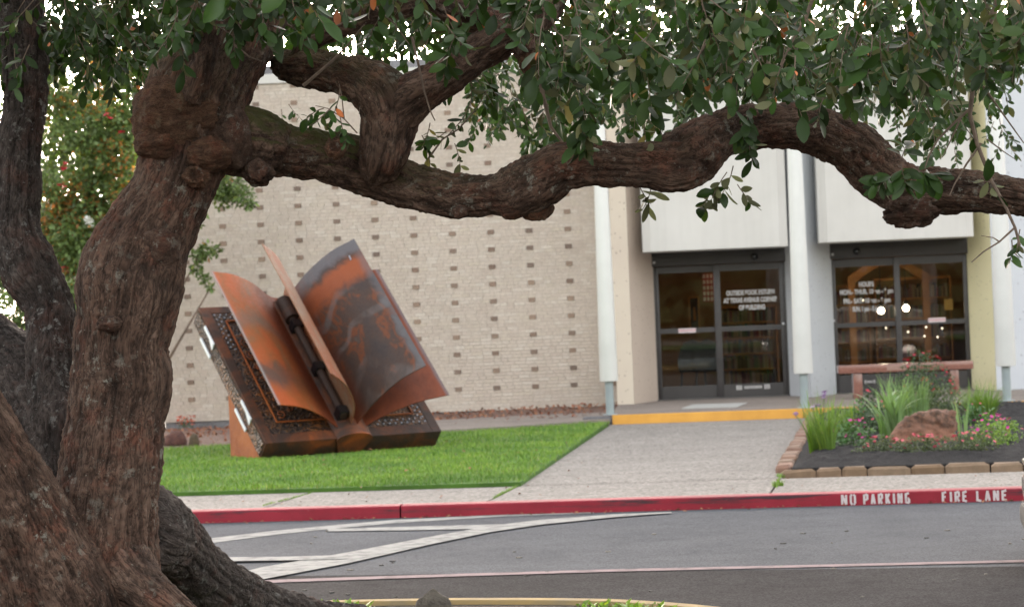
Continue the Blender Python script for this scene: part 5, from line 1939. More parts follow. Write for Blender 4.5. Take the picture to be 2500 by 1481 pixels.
def tube(name, pts, m, step=0.0085, amp=0.012, lump=0.10, cell=0.016, stretch=0.26, moss=None, seed=0, end=True, parent=oak, origin=OAK0, lumpf=4.0):
    """a limb through (x, y, r, D): picture place, picture radius, distance"""
    P = np.array([tuple(at(x, y, D)) + (r / FPX * D,) for x, y, r, D in pts])
    # smooth
    S_ = cr([tuple(p) for p in P], 40 * len(P))
    ds = np.r_[0, np.cumsum(np.linalg.norm(np.diff(S_[:, :3], axis=0), axis=1))]
    nL = max(8, int(ds[-1] / step))
    tt = np.linspace(0, ds[-1], nL + 1)
    C = np.stack([np.interp(tt, ds, S_[:, k]) for k in range(4)], 1)
    T = np.gradient(C[:, :3], axis=0)
    T /= np.linalg.norm(T, axis=1)[:, None]
    u = np.cross(T[0], np.array([0, 1.0, 0.1]))
    u /= np.linalg.norm(u)
    U = np.zeros_like(T)
    for i in range(len(T)):
        u = u - T[i] * np.dot(u, T[i])
        u /= np.linalg.norm(u)
        U[i] = u
    W = np.cross(T, U)
    nu = int(max(20, 2 * math.pi * C[:, 3].max() / (step * 1.05)))
    th = np.arange(nu) * 2 * math.pi / nu
    rad = C[:, 3]
    dirs = U[:, None, :] * np.cos(th)[None, :, None] + W[:, None, :] * np.sin(th)[None, :, None]
    Rm = rad.mean()
    base = C[:, None, :3] + dirs * rad[:, None, None]
    flat = base.reshape(-1, 3)
    Rv = np.repeat(rad, nu)
    bk = np.stack([np.tile(np.cos(th), nL + 1) * Rm, np.tile(np.sin(th), nL + 1) * Rm, np.repeat(tt, nu) * stretch], 1)
    wr = np.stack([vnoise(flat * 6 + 9 * k, 40 + k + seed) for k in range(3)], 1)
    wr2 = np.stack([vnoise(flat * 26 + 9 * k, 50 + k + seed) for k in range(3)], 1)
    q = (bk + wr * 0.02 + wr2 * 0.010) / cell
    e = np.clip(np.abs(vnoise(q, seed) + 0.35 * vnoise(q * 2.1, seed + 1)) * 2.4, 0, 1)
    e2 = np.clip(np.abs(vnoise(np.stack([q[:, 0], q[:, 1], q[:, 2] * 3.2], 1) * 0.8, seed + 7)) * 3.5, 0, 1)
    e = e * (0.55 + 0.45 * e2)
    big = fbm(flat * lumpf, 3, 70 + seed)
    fine = fbm(flat * 38, 3, 80 + seed)
    q2 = np.stack([bk[:, 0], bk[:, 1], bk[:, 2] * 0.5], 1) / (cell * 2.6)
    furrow = 1 - np.abs(vnoise(q2, 90 + seed)) * 2.2
    furrow = np.clip(furrow, 0, 1) ** 2
    mid_ = fbm(flat * 15, 3, 60 + seed)
    e = e * np.clip(0.6 + mid_ * 1.4, 0, 1)
    disp = lump * Rv * big + amp * 0.6 * (e - 0.5) + amp * 0.55 * fine + amp * 0.7 * mid_ - amp * 0.9 * furrow
    flat = flat + dirs.reshape(-1, 3) * disp[:, None]
    ridge = np.clip(0.25 + 0.75 * e + 0.35 * fine - 0.35 * furrow, 0, 1)
    i0 = (np.arange(nL)[:, None] * nu + np.arange(nu)[None, :]).ravel()
    i1 = (np.arange(nL)[:, None] * nu + ((np.arange(nu) + 1) % nu)[None, :]).ravel()
    Q = np.stack([i0, i1, i1 + nu, i0 + nu], 1)
    loops, cnt = Q.ravel(), np.full(len(Q), 4)
    V = flat
    if end:
        cA, cB = len(V), len(V) + 1
        V = np.r_[V, [C[0, :3]], [C[-1, :3] + T[-1] * rad[-1] * 0.25]]
        k = np.arange(nu)
        ta = np.stack([np.full(nu, cA), (k + 1) % nu, k], 1)
        tb = np.stack([np.full(nu, cB), nL * nu + k, nL * nu + (k + 1) % nu], 1)
        loops = np.r_[loops, ta.ravel(), tb.ravel()]
        cnt = np.r_[cnt, np.full(2 * nu, 3)]
        bk = np.r_[bk, [[0, 0, 0]], [[0, 0, bk[-1, 2]]]]
        ridge = np.r_[ridge, .5, .5]
    me = np_mesh(name, V - np.array(origin), loops, cnt)
    at_ = me.attributes.new('bk', 'FLOAT_VECTOR', 'POINT')
    at_.data.foreach_set('vector', bk.astype(np.float32).ravel())
    at_ = me.attributes.new('ridge', 'FLOAT', 'POINT')
    at_.data.foreach_set('value', ridge.astype(np.float32))
    if moss is not None:
        f = np.interp(np.repeat(tt / tt[-1], nu), [p[0] for p in moss], [p[1] for p in moss])
        if end: f = np.r_[f, 0, 0]
        at_ = me.attributes.new('moss', 'FLOAT', 'POINT')
        at_.data.foreach_set('value', f.astype(np.float32))
    return link(name, me, m, parent)

def edges_to_pts(top, bot, D0, D1, n=40):
    def res(p):
        p = np.array(p, float)
        d = np.r_[0, np.cumsum(np.linalg.norm(np.diff(p, axis=0), axis=1))]
        t = np.linspace(0, d[-1], n)
        return np.stack([np.interp(t, d, p[:, k]) for k in (0, 1)], 1)
    A, B_ = res(top), res(bot)
    # pair each upper point with the nearest lower one, monotone
    out = []
    for i in range(n):
        c = (A[i] + B_[i]) / 2
        out.append((c[0], c[1], np.linalg.norm(A[i] - B_[i]) / 2 * 0.985, D0 + (D1 - D0) * i / (n - 1)))
    return out

# trunk: from the flared foot through the collar and on, leaning right
tube('trunk', [(200, 1760, 235, 11.5), (215, 1620, 200, 11.55), (240, 1500, 160, 11.58), (252, 1400, 140, 11.6), (258, 1250, 129, 11.62), (275, 1100, 126, 11.65), (286, 1000, 120, 11.68), (297, 930, 125, 11.7), (293, 850, 115, 11.7), (305, 790, 119, 11.72), (319, 700, 134, 11.75), (334, 630, 128, 11.78), (366, 560, 112, 11.8), (408, 480, 104, 11.82), (440, 400, 106, 11.82), (452, 320, 122, 11.82), (478, 240, 130, 11.85), (520, 160, 122, 11.95), (565, 80, 116, 12.1), (605, -10, 112, 12.25), (640, -140, 105, 12.5), (650, -330, 92, 12.8)], BK, lump=0.085, seed=1, moss=[(0, 0), (.62, 0), (.70, .35), (.8, .2), (1, .2)])
# left foot of the trunk, leaning out of the frame
tube('trunk_stem', [(-330, 640, 95, 11.0), (-220, 800, 100, 11.05), (-95, 1000, 105, 11.1), (0, 1160, 112, 11.2), (80, 1330, 130, 11.3), (150, 1500, 160, 11.4), (190, 1720, 190, 11.5)], BK, lump=0.07, seed=2)
# grey stems behind
tube('stem', [(40, -330, 58, 13.3), (48, -100, 57, 13.1), (60, 100, 57, 12.9), (62, 200, 55, 12.8), (60, 285, 52, 12.75), (45, 350, 58, 12.7), (46, 450, 57, 12.65), (42, 560, 60, 12.6), (70, 655, 72, 12.55), (118, 740, 62, 12.5), (128, 830, 68, 12.4), (140, 950, 80, 12.3), (160, 1130, 100, 12.1), (190, 1400, 110, 12.0)], BG, lump=0.07, seed=3)
tube('stem', [(-330, 560, 62, 13.4), (-170, 700, 80, 13.1), (-60, 830, 92, 12.9), (40, 935, 108, 12.6), (120, 1060, 110, 12.3), (190, 1250, 115, 12.0), (210, 1500, 110, 11.9)], BG, lump=0.06, seed=4)
# root running back to the right
tube('root', [(250, 1250, 120, 11.75), (330, 1290, 118, 11.9), (400, 1315, 96, 12.2), (455, 1385, 92, 12.5), (530, 1445, 86, 12.8), (640, 1490, 72, 13.2), (760, 1520, 62, 13.55), (880, 1530, 54, 13.85), (1000, 1528, 44, 14.0), (1080, 1525, 30, 14.05)], BG, lump=0.09, seed=5, stretch=.3)
tube('root', [(270, 1330, 84, 11.62), (318, 1400, 74, 11.45), (365, 1450, 62, 11.36), (430, 1500, 52, 11.3), (520, 1570, 44, 11.35), (600, 1640, 40, 11.4)], BK, lump=0.12, seed=6)

# the long limb
top = [(500, 250), (560, 252), (610, 262), (650, 276), (680, 304), (735, 308), (789, 316), (872, 330), (978, 386), (1054, 412), (1130, 424), (1190, 424), (1243, 407), (1300, 374), (1375, 346), (1475, 348), (1576, 352), (1600, 346), (1642, 317), (1708, 286), (1796, 260), (1906, 249), (1959, 251), (2016, 268), (2082, 288), (2126, 312), (2157, 339), (2183, 374), (2214, 398), (2258, 405), (2346, 409), (2434, 422), (2500, 436), (2620, 470), (2800, 500)]
bot = [(500, 420), (560, 428), (605, 434), (640, 433), (660, 432), (732, 436), (790, 450), (846, 466), (940, 492), (1016, 512), (1084, 530), (1137, 535), (1205, 525), (1262, 527), (1300, 530), (1341, 505), (1375, 469), (1432, 452), (1488, 455), (1620, 461), (1664, 468), (1708, 459), (1748, 427), (1774, 393), (1818, 374), (1884, 361), (1950, 367), (2016, 396), (2060, 431), (2104, 471), (2148, 502), (2165, 515), (2200, 530), (2262, 530), (2306, 518), (2390, 524), (2456, 530), (2500, 530), (2620, 560), (2800, 585)]
limb_pts = []
def pair(top, bot, marks):
    """pairs of stations given as (index in top, index in bottom)"""
    out = []
    for i, j in marks:
        a, b_ = np.array(top[i]), np.array(bot[j])
        c = (a + b_) / 2
        out.append((c[0], c[1], np.linalg.norm(a - b_) / 2))
    return out
mk = [((500, 250), (500, 420)), ((585, 256), (585, 432)), ((650, 276), (640, 433)), ((700, 306), (690, 433)), ((789, 316), (770, 446)), ((872, 330), (835, 463)), ((978, 386), (925, 489)), ((1054, 412), (1020, 513)), ((1130, 424), (1120, 534)), ((1190, 424), (1205, 525)), ((1243, 407), (1290, 530)), ((1300, 374), (1345, 502)), ((1375, 346), (1385, 466)), ((1475, 348), (1480, 455)), ((1560, 352), (1580, 459)), ((1600, 346), (1660, 467)), ((1642, 317), (1720, 452)), ((1708, 286), (1770, 396)), ((1796, 260), (1815, 375)), ((1906, 249), (1890, 361)), ((1975, 254), (1950, 367)), ((2050, 278), (2005, 391)), ((2126, 312), (2050, 422)), ((2165, 350), (2100, 468)), ((2190, 380), (2150, 503)), ((2235, 402), (2205, 528)), ((2300, 407), (2290, 523)), ((2400, 416), (2395, 524)), ((2500, 436), (2500, 530)), ((2620, 470), (2615, 556)), ((2800, 500), (2795, 580)), ((3050, 500), (3045, 575))]
n_ = len(mk)
lp_ = []
for i, (a, b_) in enumerate(mk):
    a, b_ = np.array(a, float), np.array(b_, float)
    c = (a + b_) / 2
    lp_.append((c[0], c[1], np.linalg.norm(a - b_) / 2 * 1.0, 11.8 + 0.25 * math.sin(i * .35)))
tube('limb', lp_, BK, lump=0.075, seed=7, cell=.015, stretch=.32, moss=[(0, .9), (.05, 1), (.14, .8), (.2, .45), (.26, .12), (.5, .05), (1, .05)])
# the fork that rises from the limb
tube('fork', [(918, 425, 40, 11.90), (928, 402, 54, 11.85), (938, 375, 62, 11.78), (945, 330, 68, 11.76), (950, 280, 72, 11.75), (935, 235, 74, 11.75), (885, 200, 58, 11.8), (820, 178, 48, 11.9), (755, 168, 46, 12.0), (712, 165, 42, 12.1), (690, 150, 34, 12.2)], BK, lump=0.16, seed=8, moss=[(0, 0), (.5, .3), (1, .5)])
tube('fork', [(955, 270, 66, 11.75), (1010, 235, 58, 11.7), (1080, 190, 50, 11.7), (1160, 135, 48, 11.75), (1240, 85, 50, 11.8), (1300, 35, 54, 11.9), (1350, -40, 52, 12.0), (1420, -200, 44, 12.2)], BK, lump=0.12, seed=9)
tube('branch', [(715, 170, 26, 12.05), (745, 120, 26, 12.0), (800, 75, 32, 12.0), (880, 45, 34, 12.05), (965, 18, 34, 12.1), (1050, -10, 36, 12.2), (1150, -60, 34, 12.3)], BK, lump=0.16, seed=10, moss=[(0, .6), (1, .4)])
tube('branch', [(1290, 140, 26, 11.65), (1265, 95, 36, 11.75), (1215, 60, 38, 11.9), (1150, 42, 34, 12.0), (1090, 20, 32, 12.1), (1040, -20, 30, 12.2)], BK, lump=0.16, seed=11)
tube('branch', [(470, 240, 34, 11.6), (490, 180, 33, 11.55), (508, 100, 31, 11.6), (522, 20, 30, 11.7), (535, -100, 28, 11.9)], BK, lump=0.08, seed=12)
# knobs, stubs and collars
def knob(name, x, y, D, rx, ry, seed, m=BK, ring=False, depth=None, amp=.16):
    c = at(x, y, D)
    ax, az_ = rx / FPX * D, ry / FPX * D
    ay = depth or 0.5 * (ax + az_)
    bm = bmesh.new()
    bmesh.ops.create_icosphere(bm, subdivisions=5, radius=1)
    P = np.array([v.co[:] for v in bm.verts])
    d = 1 + amp * fbm(P * 2.2 + seed, 4, seed) + .07 * fbm(P * 9 + seed, 3, seed)
    f1, f2 = cells(P * 4.5 + seed, seed)
    d += .02 * np.clip((f2 - f1) * 2.5, 0, 1) + .05 * fbm(P * 22 + seed, 3, seed + 3)
    if ring:
        rr = np.sqrt(P[:, 0] ** 2 + P[:, 2] ** 2)
        fr = P[:, 1] < 0
        d = np.where(fr & (rr < .55), d * (0.62 + 0.35 * rr), d)
    for v, q in zip(bm.verts, d):
        v.co = Vector((v.co.x * ax * q, v.co.y * ay * q, v.co.z * az_ * q))
    for f in bm.faces: f.smooth = True
    me = bpy.data.meshes.new(name)
    bm.to_mesh(me); bm.free()
    a_ = me.attributes.new('bk', 'FLOAT_VECTOR', 'POINT')
    a_.data.foreach_set('vector', (P * np.array([.5, .5, 1.1]) * max(ax, az_) * 3).astype(np.float32).ravel())
    a_ = me.attributes.new('ridge', 'FLOAT', 'POINT')
    a_.data.foreach_set('value', np.clip((d - .8) * 2.2, 0, 1).astype(np.float32))
    o = link(name, me, m, oak)
    o.location = c - OAK0
    return o
knob('collar', 442, 282, 11.78, 120, 106, 23, COLLAR, amp=.13, depth=.24)
knob('burl', 562, 335, 11.74, 54, 80, 4, BK, amp=.16)
knob('burl', 512, 378, 11.68, 60, 44, 14, COLLAR, amp=.2, depth=.13)
knob('burl', 395, 350, 11.69, 66, 44, 15, COLLAR, amp=.18, depth=.12)
knob('cut_knot', 820, 360, 11.62, 27, 28, 5, STUB, ring=True, depth=.06)
knob('cut_knot', 482, 430, 11.66, 34, 30, 6, STUB, ring=True, depth=.10, amp=.3)
knob('stub', 632, 424, 11.75, 36, 30, 7, BK, amp=.4)
knob('stub', 1312, 508, 11.72, 40, 32, 8, STUB, amp=.22)
knob('stub', 1122, 517, 11.68, 18, 15, 9, BK, amp=.3)
knob('stub', 2222, 517, 11.85, 70, 36, 10, BK, amp=.4)
knob('stub', 1290, 150, 11.66, 24, 30, 11, STUB, amp=.18)
knob('stub', 265, 790, 11.45, 30, 20, 12, BK, amp=.3)
knob('burl', 385, 605, 11.66, 52, 60, 13, BK, amp=.16)

# ---------------------------------------------------------------- leaves
OAKL = [leafmat('oak_leaf', (0.026, 0.056, 0.012), (0.11, 0.115, 0.06), 0.38, 0.55, 0.10, 0.25), leafmat('dead_oak_leaf', (0.42, 0.13, 0.045), (0.36, 0.17, 0.08), 0.5, 0.3, 0.1)]
LT, LY, LZ_, LSZ, LMT, LFRONT = [], [], [], [], [], []
TW = MB()
lr = np.random.default_rng(5)
def spray(px, py, D, ang, n, size, length, front=0, dead=0.012, thick=.0028, spread=0.8, flip=0.0, twig=True):
    """a twig of leaves: starts at a picture place at distance D and points at picture angle ang (90 = down)"""
    p0 = np.array(at(px, py, D))
    a = math.radians(ang)
    d = np.array([math.cos(a), lr.uniform(-.5, .5), -math.sin(a)])
    d /= np.linalg.norm(d)
    side = np.cross(d, [0, 1, 0])
    side /= np.linalg.norm(side) + 1e-9
    bend = lr.uniform(-.35, .35)
    pts = [p0 + d * length * t + side * bend * length * t * t + np.array([0, 0, -.1 * length * t * t]) for t in (0, .25, .5, .75, 1)]
    if twig: TW.pipe(pts, [thick * 1.3, thick * 1.15, thick, thick * .8, thick * .6], 4)
    for i in range(n):
        t = 0.22 + 0.78 * (i + lr.uniform(0, .6)) / n
        b = p0 + d * length * t + side * bend * length * t * t + np.array([0, 0, -.1 * length * t * t])
        az = i * 2.4 + lr.uniform(-.5, .5)
        e1 = side
        e2 = np.cross(d, e1)
        out = e1 * math.cos(az) + e2 * math.sin(az)
        y = d * lr.uniform(.35, .9) * (0.6 + .7 * t) + out * spread + np.array([0, 0, -.18]) + lr.normal(size=3) * .15
        z = np.array([0, -.85, .75]) + lr.normal(size=3) * .5
        if lr.random() < flip: z = -z
        LT.append(b); LY.append(y); LZ_.append(z)
        dd = lr.random() < dead
        LSZ.append(size * (.6 + .8 * lr.random() ** 1.2) * (.72 if dd else 1))
        LMT.append(1 if dd else 0)
        LFRONT.append(front)
def interp_t(tbl, x):
    return np.interp(x, [t[0] for t in tbl], [t[1] for t in tbl])
near_tip = [(640, 40), (740, 30), (900, 20), (980, 60), (1010, 140), (1090, 150), (1140, 120), (1220, 60), (1290, 80), (1320, 250), (1400, 300), (1450, 270), (1500, 210), (1600, 235), (1650, 200), (1750, 205), (1850, 225), (1950, 235), (2000, 215), (2060, 235), (2150, 205), (2250, 270), (2350, 240), (2450, 165), (2520, 150), (2700, 200)]
far_tip = [(1100, 120), (1130, 270), (1200, 285), (1260, 280), (1300, 360), (1350, 340), (1400, 280), (1500, 240), (1640, 285), (1700, 265), (1800, 210), (1900, 235), (2000, 200), (2100, 250), (2250, 330), (2330, 325), (2400, 230), (2500, 180), (2700, 200)]
left_tip = [(-150, 200), (0, 190), (60, 215), (120, 175), (200, 190), (260, 215), (340, 215), (400, 180), (450, 120), (500, 100), (560, 60), (620, 120), (690, 100), (720, 60)]
def gap(x, s):
    return float(vnoise(np.array([[x / 95.0, s * 7.7, 0.3]]), 21)[0]) > lr.uniform(-.1, .75)
# sprays near the eye
for i in range(400):
    x = lr.uniform(1290, 2650)
    if gap(x, 1): continue
    yt = float(interp_t(near_tip, x)) - lr.uniform(15, 40)
    y = yt - (lr.random() ** 1.25) * (yt + 160)
    spray(x, y - 60, lr.uniform(10.4, 12.2), lr.uniform(40, 140), lr.integers(6, 12), lr.uniform(.062, .098), lr.uniform(.14, .28), 1, flip=.18)
for i in range(46):
    x = lr.uniform(640, 1290)
    yt = float(interp_t(near_tip, x))
    y = yt - (lr.random() ** 1.1) * (yt + 120)
    spray(x, y - 50, lr.uniform(11.0, 12.0), lr.uniform(40, 140), lr.integers(6, 11), lr.uniform(.07, .10), lr.uniform(.14, .24), 1)
# mid and far layers of the crown
for i in range(470):
    x = lr.uniform(1080, 2700)
    yt = float(interp_t(near_tip if lr.random() < .4 else far_tip, x)) - 20
    y = yt - (lr.random() ** 1.1) * (yt + 200)
    D = lr.uniform(12.3, 14.5)
    spray(x, y - 45, D, lr.uniform(30, 150), lr.integers(7, 13), lr.uniform(.06, .09), lr.uniform(.16, .28), 0)
for i in range(620):
    x = lr.uniform(1110, 2700)
    yt = float(interp_t(far_tip, x))
    y = yt - (lr.random() ** 1.3) * (yt + 200)
    D = lr.uniform(15.0, 19.5)
    spray(x, y - 30, D, lr.uniform(50, 130), lr.integers(9, 16), lr.uniform(.06, .085), lr.uniform(.2, .34), 0, dead=.003)
for i in range(230):
    x = lr.uniform(720, 1200)
    y = 110 - (lr.random() ** 1.0) * 240
    spray(x, y - 40, lr.uniform(12.4, 17), lr.uniform(40, 140), lr.integers(8, 14), lr.uniform(.065, .09), lr.uniform(.18, .3), 0, dead=.006)
# hanging far strings of small leaves
for (x0, y0, x1, y1, n) in ((1180, 190, 1290, 320, 6), (1330, 300, 1270, 385, 5), (1150, 190, 1200, 300, 5), (1460, 230, 1520, 300, 4), (1660, 220, 1650, 300, 5), (2230, 240, 2250, 350, 6), (2320, 250, 2330, 360, 6), (2400, 200, 2440, 345, 4), (2440, 290, 2455, 330, 3), (650, 290, 705, 255, 4), (2140, 210, 2190, 250, 4), (1580, 230, 1600, 320, 3)):
    for i in range(n):
        t = i / max(1, n - 1)
        spray(x0 + (x1 - x0) * t, y0 + (y1 - y0) * t, lr.uniform(16.5, 19), lr.uniform(60, 120), 7, .065, .16, 0, 0)
# left side, darker and deeper
for i in range(430):
    x = lr.uniform(-150, 720)
    if x > 440 and lr.random() < .55: continue
    yt = float(interp_t(left_tip, x)) - 10
    y = yt - (lr.random() ** 1.15) * (yt + 150)
    D = lr.uniform(12.3, 15.5) if x < 420 else lr.choice([lr.uniform(11.0, 11.6), lr.uniform(12.6, 15)])
    spray(x, y - 50, D, lr.uniform(40, 140), lr.integers(7, 13), lr.uniform(.06, .085), lr.uniform(.15, .26), 0, dead=.006)
for i in range(420):  # unseen canopy above the frame, added to darken the left side
    x = lr.uniform(-1100, 760)
    y = lr.uniform(-1400, -250)
    spray(x, y, lr.uniform(8.6, 13.5), lr.uniform(30, 150), 10, .13, .35, 0, 0, twig=False)
for i in range(260):
    x = lr.uniform(-150, 700)
    y = float(interp_t(left_tip, x)) - 40 - lr.random() * 260
    spray(x, y - 50, lr.uniform(13, 16.5), lr.uniform(40, 140), lr.integers(7, 13), lr.uniform(.06, .085), lr.uniform(.15, .26), 0, dead=.004)
# clusters that stand out
for (x, y, D, ang, n, s, ln) in ((1350, 130, 11.0, -60, 11, .10, .06), (1335, 150, 11.0, 60, 9, .105, .08), (1420, 250, 11.2, 80, 16, .10, .16), (1440, 290, 11.3, 110, 12, .09, .14), (1400, 300, 11.3, 60, 10, .09, .14), (1830, 240, 11.4, 95, 14, .085, .18), (1810, 300, 11.4, 80, 12, .08, .16), (1830, 340, 11.4, 100, 8, .075, .1), (2040, 210, 11.4, 60, 8, .10, .16), (2010, 240, 11.4, 120, 7, .09, .12), (2200, 400, 11.4, 90, 14, .10, .10), (2190, 420, 11.4, 150, 12, .10, .12), (2230, 410, 11.4, 30, 12, .095, .12), (2200, 390, 11.4, -70, 8, .09, .08), (1110, 90, 11.3, 120, 10, .095, .14), (1090, 60, 11.3, 60, 9, .09, .16), (1060, 150, 11.4, 40, 6, .085, .1), (1580, 190, 11.2, 80, 9, .10, .16), (1690, 140, 11.0, 90, 10, .105, .2), (2130, 90, 10.8, 100, 12, .11, .2), (2260, 60, 10.8, 80, 12, .11, .2), (2400, 80, 10.8, 90, 12, .11, .2), (2450, 120, 10.9, 100, 10, .10, .2), (720, 60, 11.3, 150, 5, .10, .1), (700, 40, 11.4, 60, 8, .085, .18)):
    spray(x, y, D, ang, n, s, ln, 1, 0.01, spread=1.0)
# pale undersides and loose twigs
for (x, y, D, ang, n, s, ln, fl) in ((1790, 405, 11.6, 100, 10, .075, .18, .85), (1775, 420, 11.6, 130, 8, .07, .16, .85), (1800, 450, 11.6, 60, 6, .075, .12, .85), (1740, 455, 11.7, 110, 7, .07, .12, .85), (1560, 452, 11.9, 70, 5, .08, .1, .8), (1590, 452, 11.9, 95, 5, .075, .12, .8), (1570, 270, 11.6, 90, 7, .085, .16, .7), (1590, 285, 11.6, 60, 5, .075, .1, .7), (2420, 445, 11.3, 60, 4, .09, .05, .9), (2420, 445, 11.3, 200, 4, .085, .05, .9), (2490, 455, 11.4, 40, 5, .085, .1, .5), (2470, 585, 11.4, 80, 6, .07, .1, .2), (2490, 560, 11.4, 110, 6, .07, .12, .2), (830, 215, 11.6, 95, 9, .062, .18, .1), (815, 255, 11.6, 130, 8, .06, .14, .1), (830, 285, 11.6, 80, 10, .06, .12, .1), (790, 265, 11.6, 170, 6, .06, .1, .1), (1150, 245, 12.0, 110, 6, .06, .14, .6), (1130, 290, 12.0, 130, 7, .06, .14, .5), (1090, 320, 12.0, 140, 7, .06, .14, .5), (1050, 300, 11.9, 100, 6, .055, .12, .4), (1030, 330, 11.9, 60, 7, .055, .16, .5), (1110, 350, 12.0, 70, 6, .06, .12, .6), (1150, 200, 12.0, 90, 6, .06, .14, .6)):
    spray(x, y, D, ang, n, s, ln, 1, 0.01, spread=1.0, flip=fl)
# the crown above the picture, oversized unseen leaves added to shade the tree
for i in range(480):
    x = lr.uniform(-1300, 3700)
    y = lr.uniform(-2000, -420)
    spray(x, y, lr.uniform(8.5, 16), lr.uniform(30, 150), 10, .13, .35, 0, 0, twig=False)
# thin bare branches
def bare(pts, D, r):
    TW.pipe([at(x, y, D) for x, y in pts], r if isinstance(r, list) else [r * (1 - .6 * i / (len(pts) - 1)) for i in range(len(pts))], 6)
bare([(2440, -20), (2415, 80), (2395, 140), (2375, 220), (2368, 280), (2385, 350), (2420, 440), (2455, 505), (2478, 555), (2490, 600)], 11.3, .014)
bare([(2372, 262), (2330, 300), (2290, 340), (2268, 380), (2258, 410)], 11.3, .008)
bare([(2345, 290), (2320, 345), (2300, 385)], 11.3, .005)
bare([(2395, 350), (2360, 400), (2330, 450), (2318, 478)], 11.3, .006)
bare([(2478, 555), (2440, 590), (2400, 615), (2372, 640)], 11.3, .006)
bare([(2440, 590), (2425, 580), (2395, 575)], 11.3, .004)
bare([(2400, 210), (2450, 280), (2500, 350)], 11.4, .006)
bare([(2410, 340), (2450, 370), (2480, 390)], 11.4, .004)
bare([(1005, 90), (1020, 150), (1035, 220), (1050, 270), (1062, 295)], 11.55, .007)
bare([(890, -10), (930, 30), (965, 60), (1000, 110)], 11.6, .006)
bare([(1320, 190), (1325, 230), (1345, 310), (1375, 350)], 11.6, .014)
bare([(1330, 0), (1345, 40), (1358, 75)], 11.2, .010)
bare([(1405, 0), (1420, 30), (1400, 60)], 11.2, .006)
bare([(1990, -20), (1965, 50), (1940, 90), (1905, 160)], 11.0, .010)
bare([(700, 60), (760, 90), (830, 60), (880, 30)], 11.6, .007)
bare([(740, 210), (810, 150), (850, 110), (890, 60)], 11.6, .009)
bare([(1040, 395), (1080, 340), (1120, 315), (1160, 270), (1190, 220)], 11.95, .006)
bare([(872, 325), (840, 290), (800, 265), (770, 258)], 11.65, .004)
bare([(840, 290), (835, 240), (828, 205)], 11.65, .004)
bare([(560, 100), (610, 140), (640, 150)], 11.5, .006)
o = TW.build('twigs', simple('twig_bark', (0.17, 0.125, 0.095), 0.9, c2=(0.10, 0.072, 0.055), scale=30), None)
me = o.data
me.transform(Matrix.Translation(-OAK0))
o.parent = oak
o['kind'] = 'stuff'
T = np.array(LT)
Rl = frames(np.array(LY), np.array(LZ_))
sl = np.array(LSZ)
ml = np.array(LMT)
fr_ = np.array(LFRONT)
# which leaves show largest: the front ones inside the picture
cx, cz = T[:, 0] / T[:, 1], (T[:, 2] - CAMZ) / T[:, 1]
ix = 1250 + FPX * cx
iy = 760 - FPX * cz - (ix - 1250) * 0.0405
facing = np.abs(Rl[:, 1, 2]) + 0.25
sc_ = sl / T[:, 1] * facing * (fr_ > 0) * (ix > 10) * (ix < 2490) * (iy > 5) * (iy < 700) * (T[:, 1] < 11.9)
pick = np.argsort(-sc_)[:296]
lm = []
for mi, tv in [(a, b) for a in (0, 1) for b in LEAF_VS]:
    me = bpy.data.meshes.new('leaf')
    me.from_pydata([tuple(v) for v in tv], [], LEAF_F)
    me.polygons.foreach_set('use_smooth', [True] * len(LEAF_F))
    me.materials.append(OAKL[mi])
    lm.append(me)
for i in pick:
    o = bpy.data.objects.new('leaf', lm[int(ml[i]) * 4 + int(i) % 4])
    COL.objects.link(o)
    o.parent = oak
    Mx = Matrix(Rl[i].tolist()).to_4x4() @ Matrix.Scale(float(sl[i]), 4)
    Mx.translation = Vector(T[i]) - OAK0
    o.matrix_local = Mx
rest = np.ones(len(T), bool)
rest[pick] = False
for k in range(4):
    rk = rest & (np.arange(len(T)) % 4 == k)
    o = link('foliage', scatter_mesh('foliage', LEAF_VS[k], LEAF_F, Rl[rk], T[rk] - np.array(OAK0), sl[rk], ml[rk]), OAKL, oak)
    o['kind'] = 'stuff'
print('oak leaves', len(T))

# grey root end poking up at the island kerb
lump('stone', 1060, 1503, .22, .14, .085, .11, simple('grey_root', (0.17, 0.15, 0.125), 0.95, c2=(0.08, 0.07, 0.06), scale=18, bump=.8, bscale=70, bdist=.02), 'lumpy grey root end poking up beside the yellow island kerb', 'root end', 9)
st_ = bpy.context.scene.objects['stone']

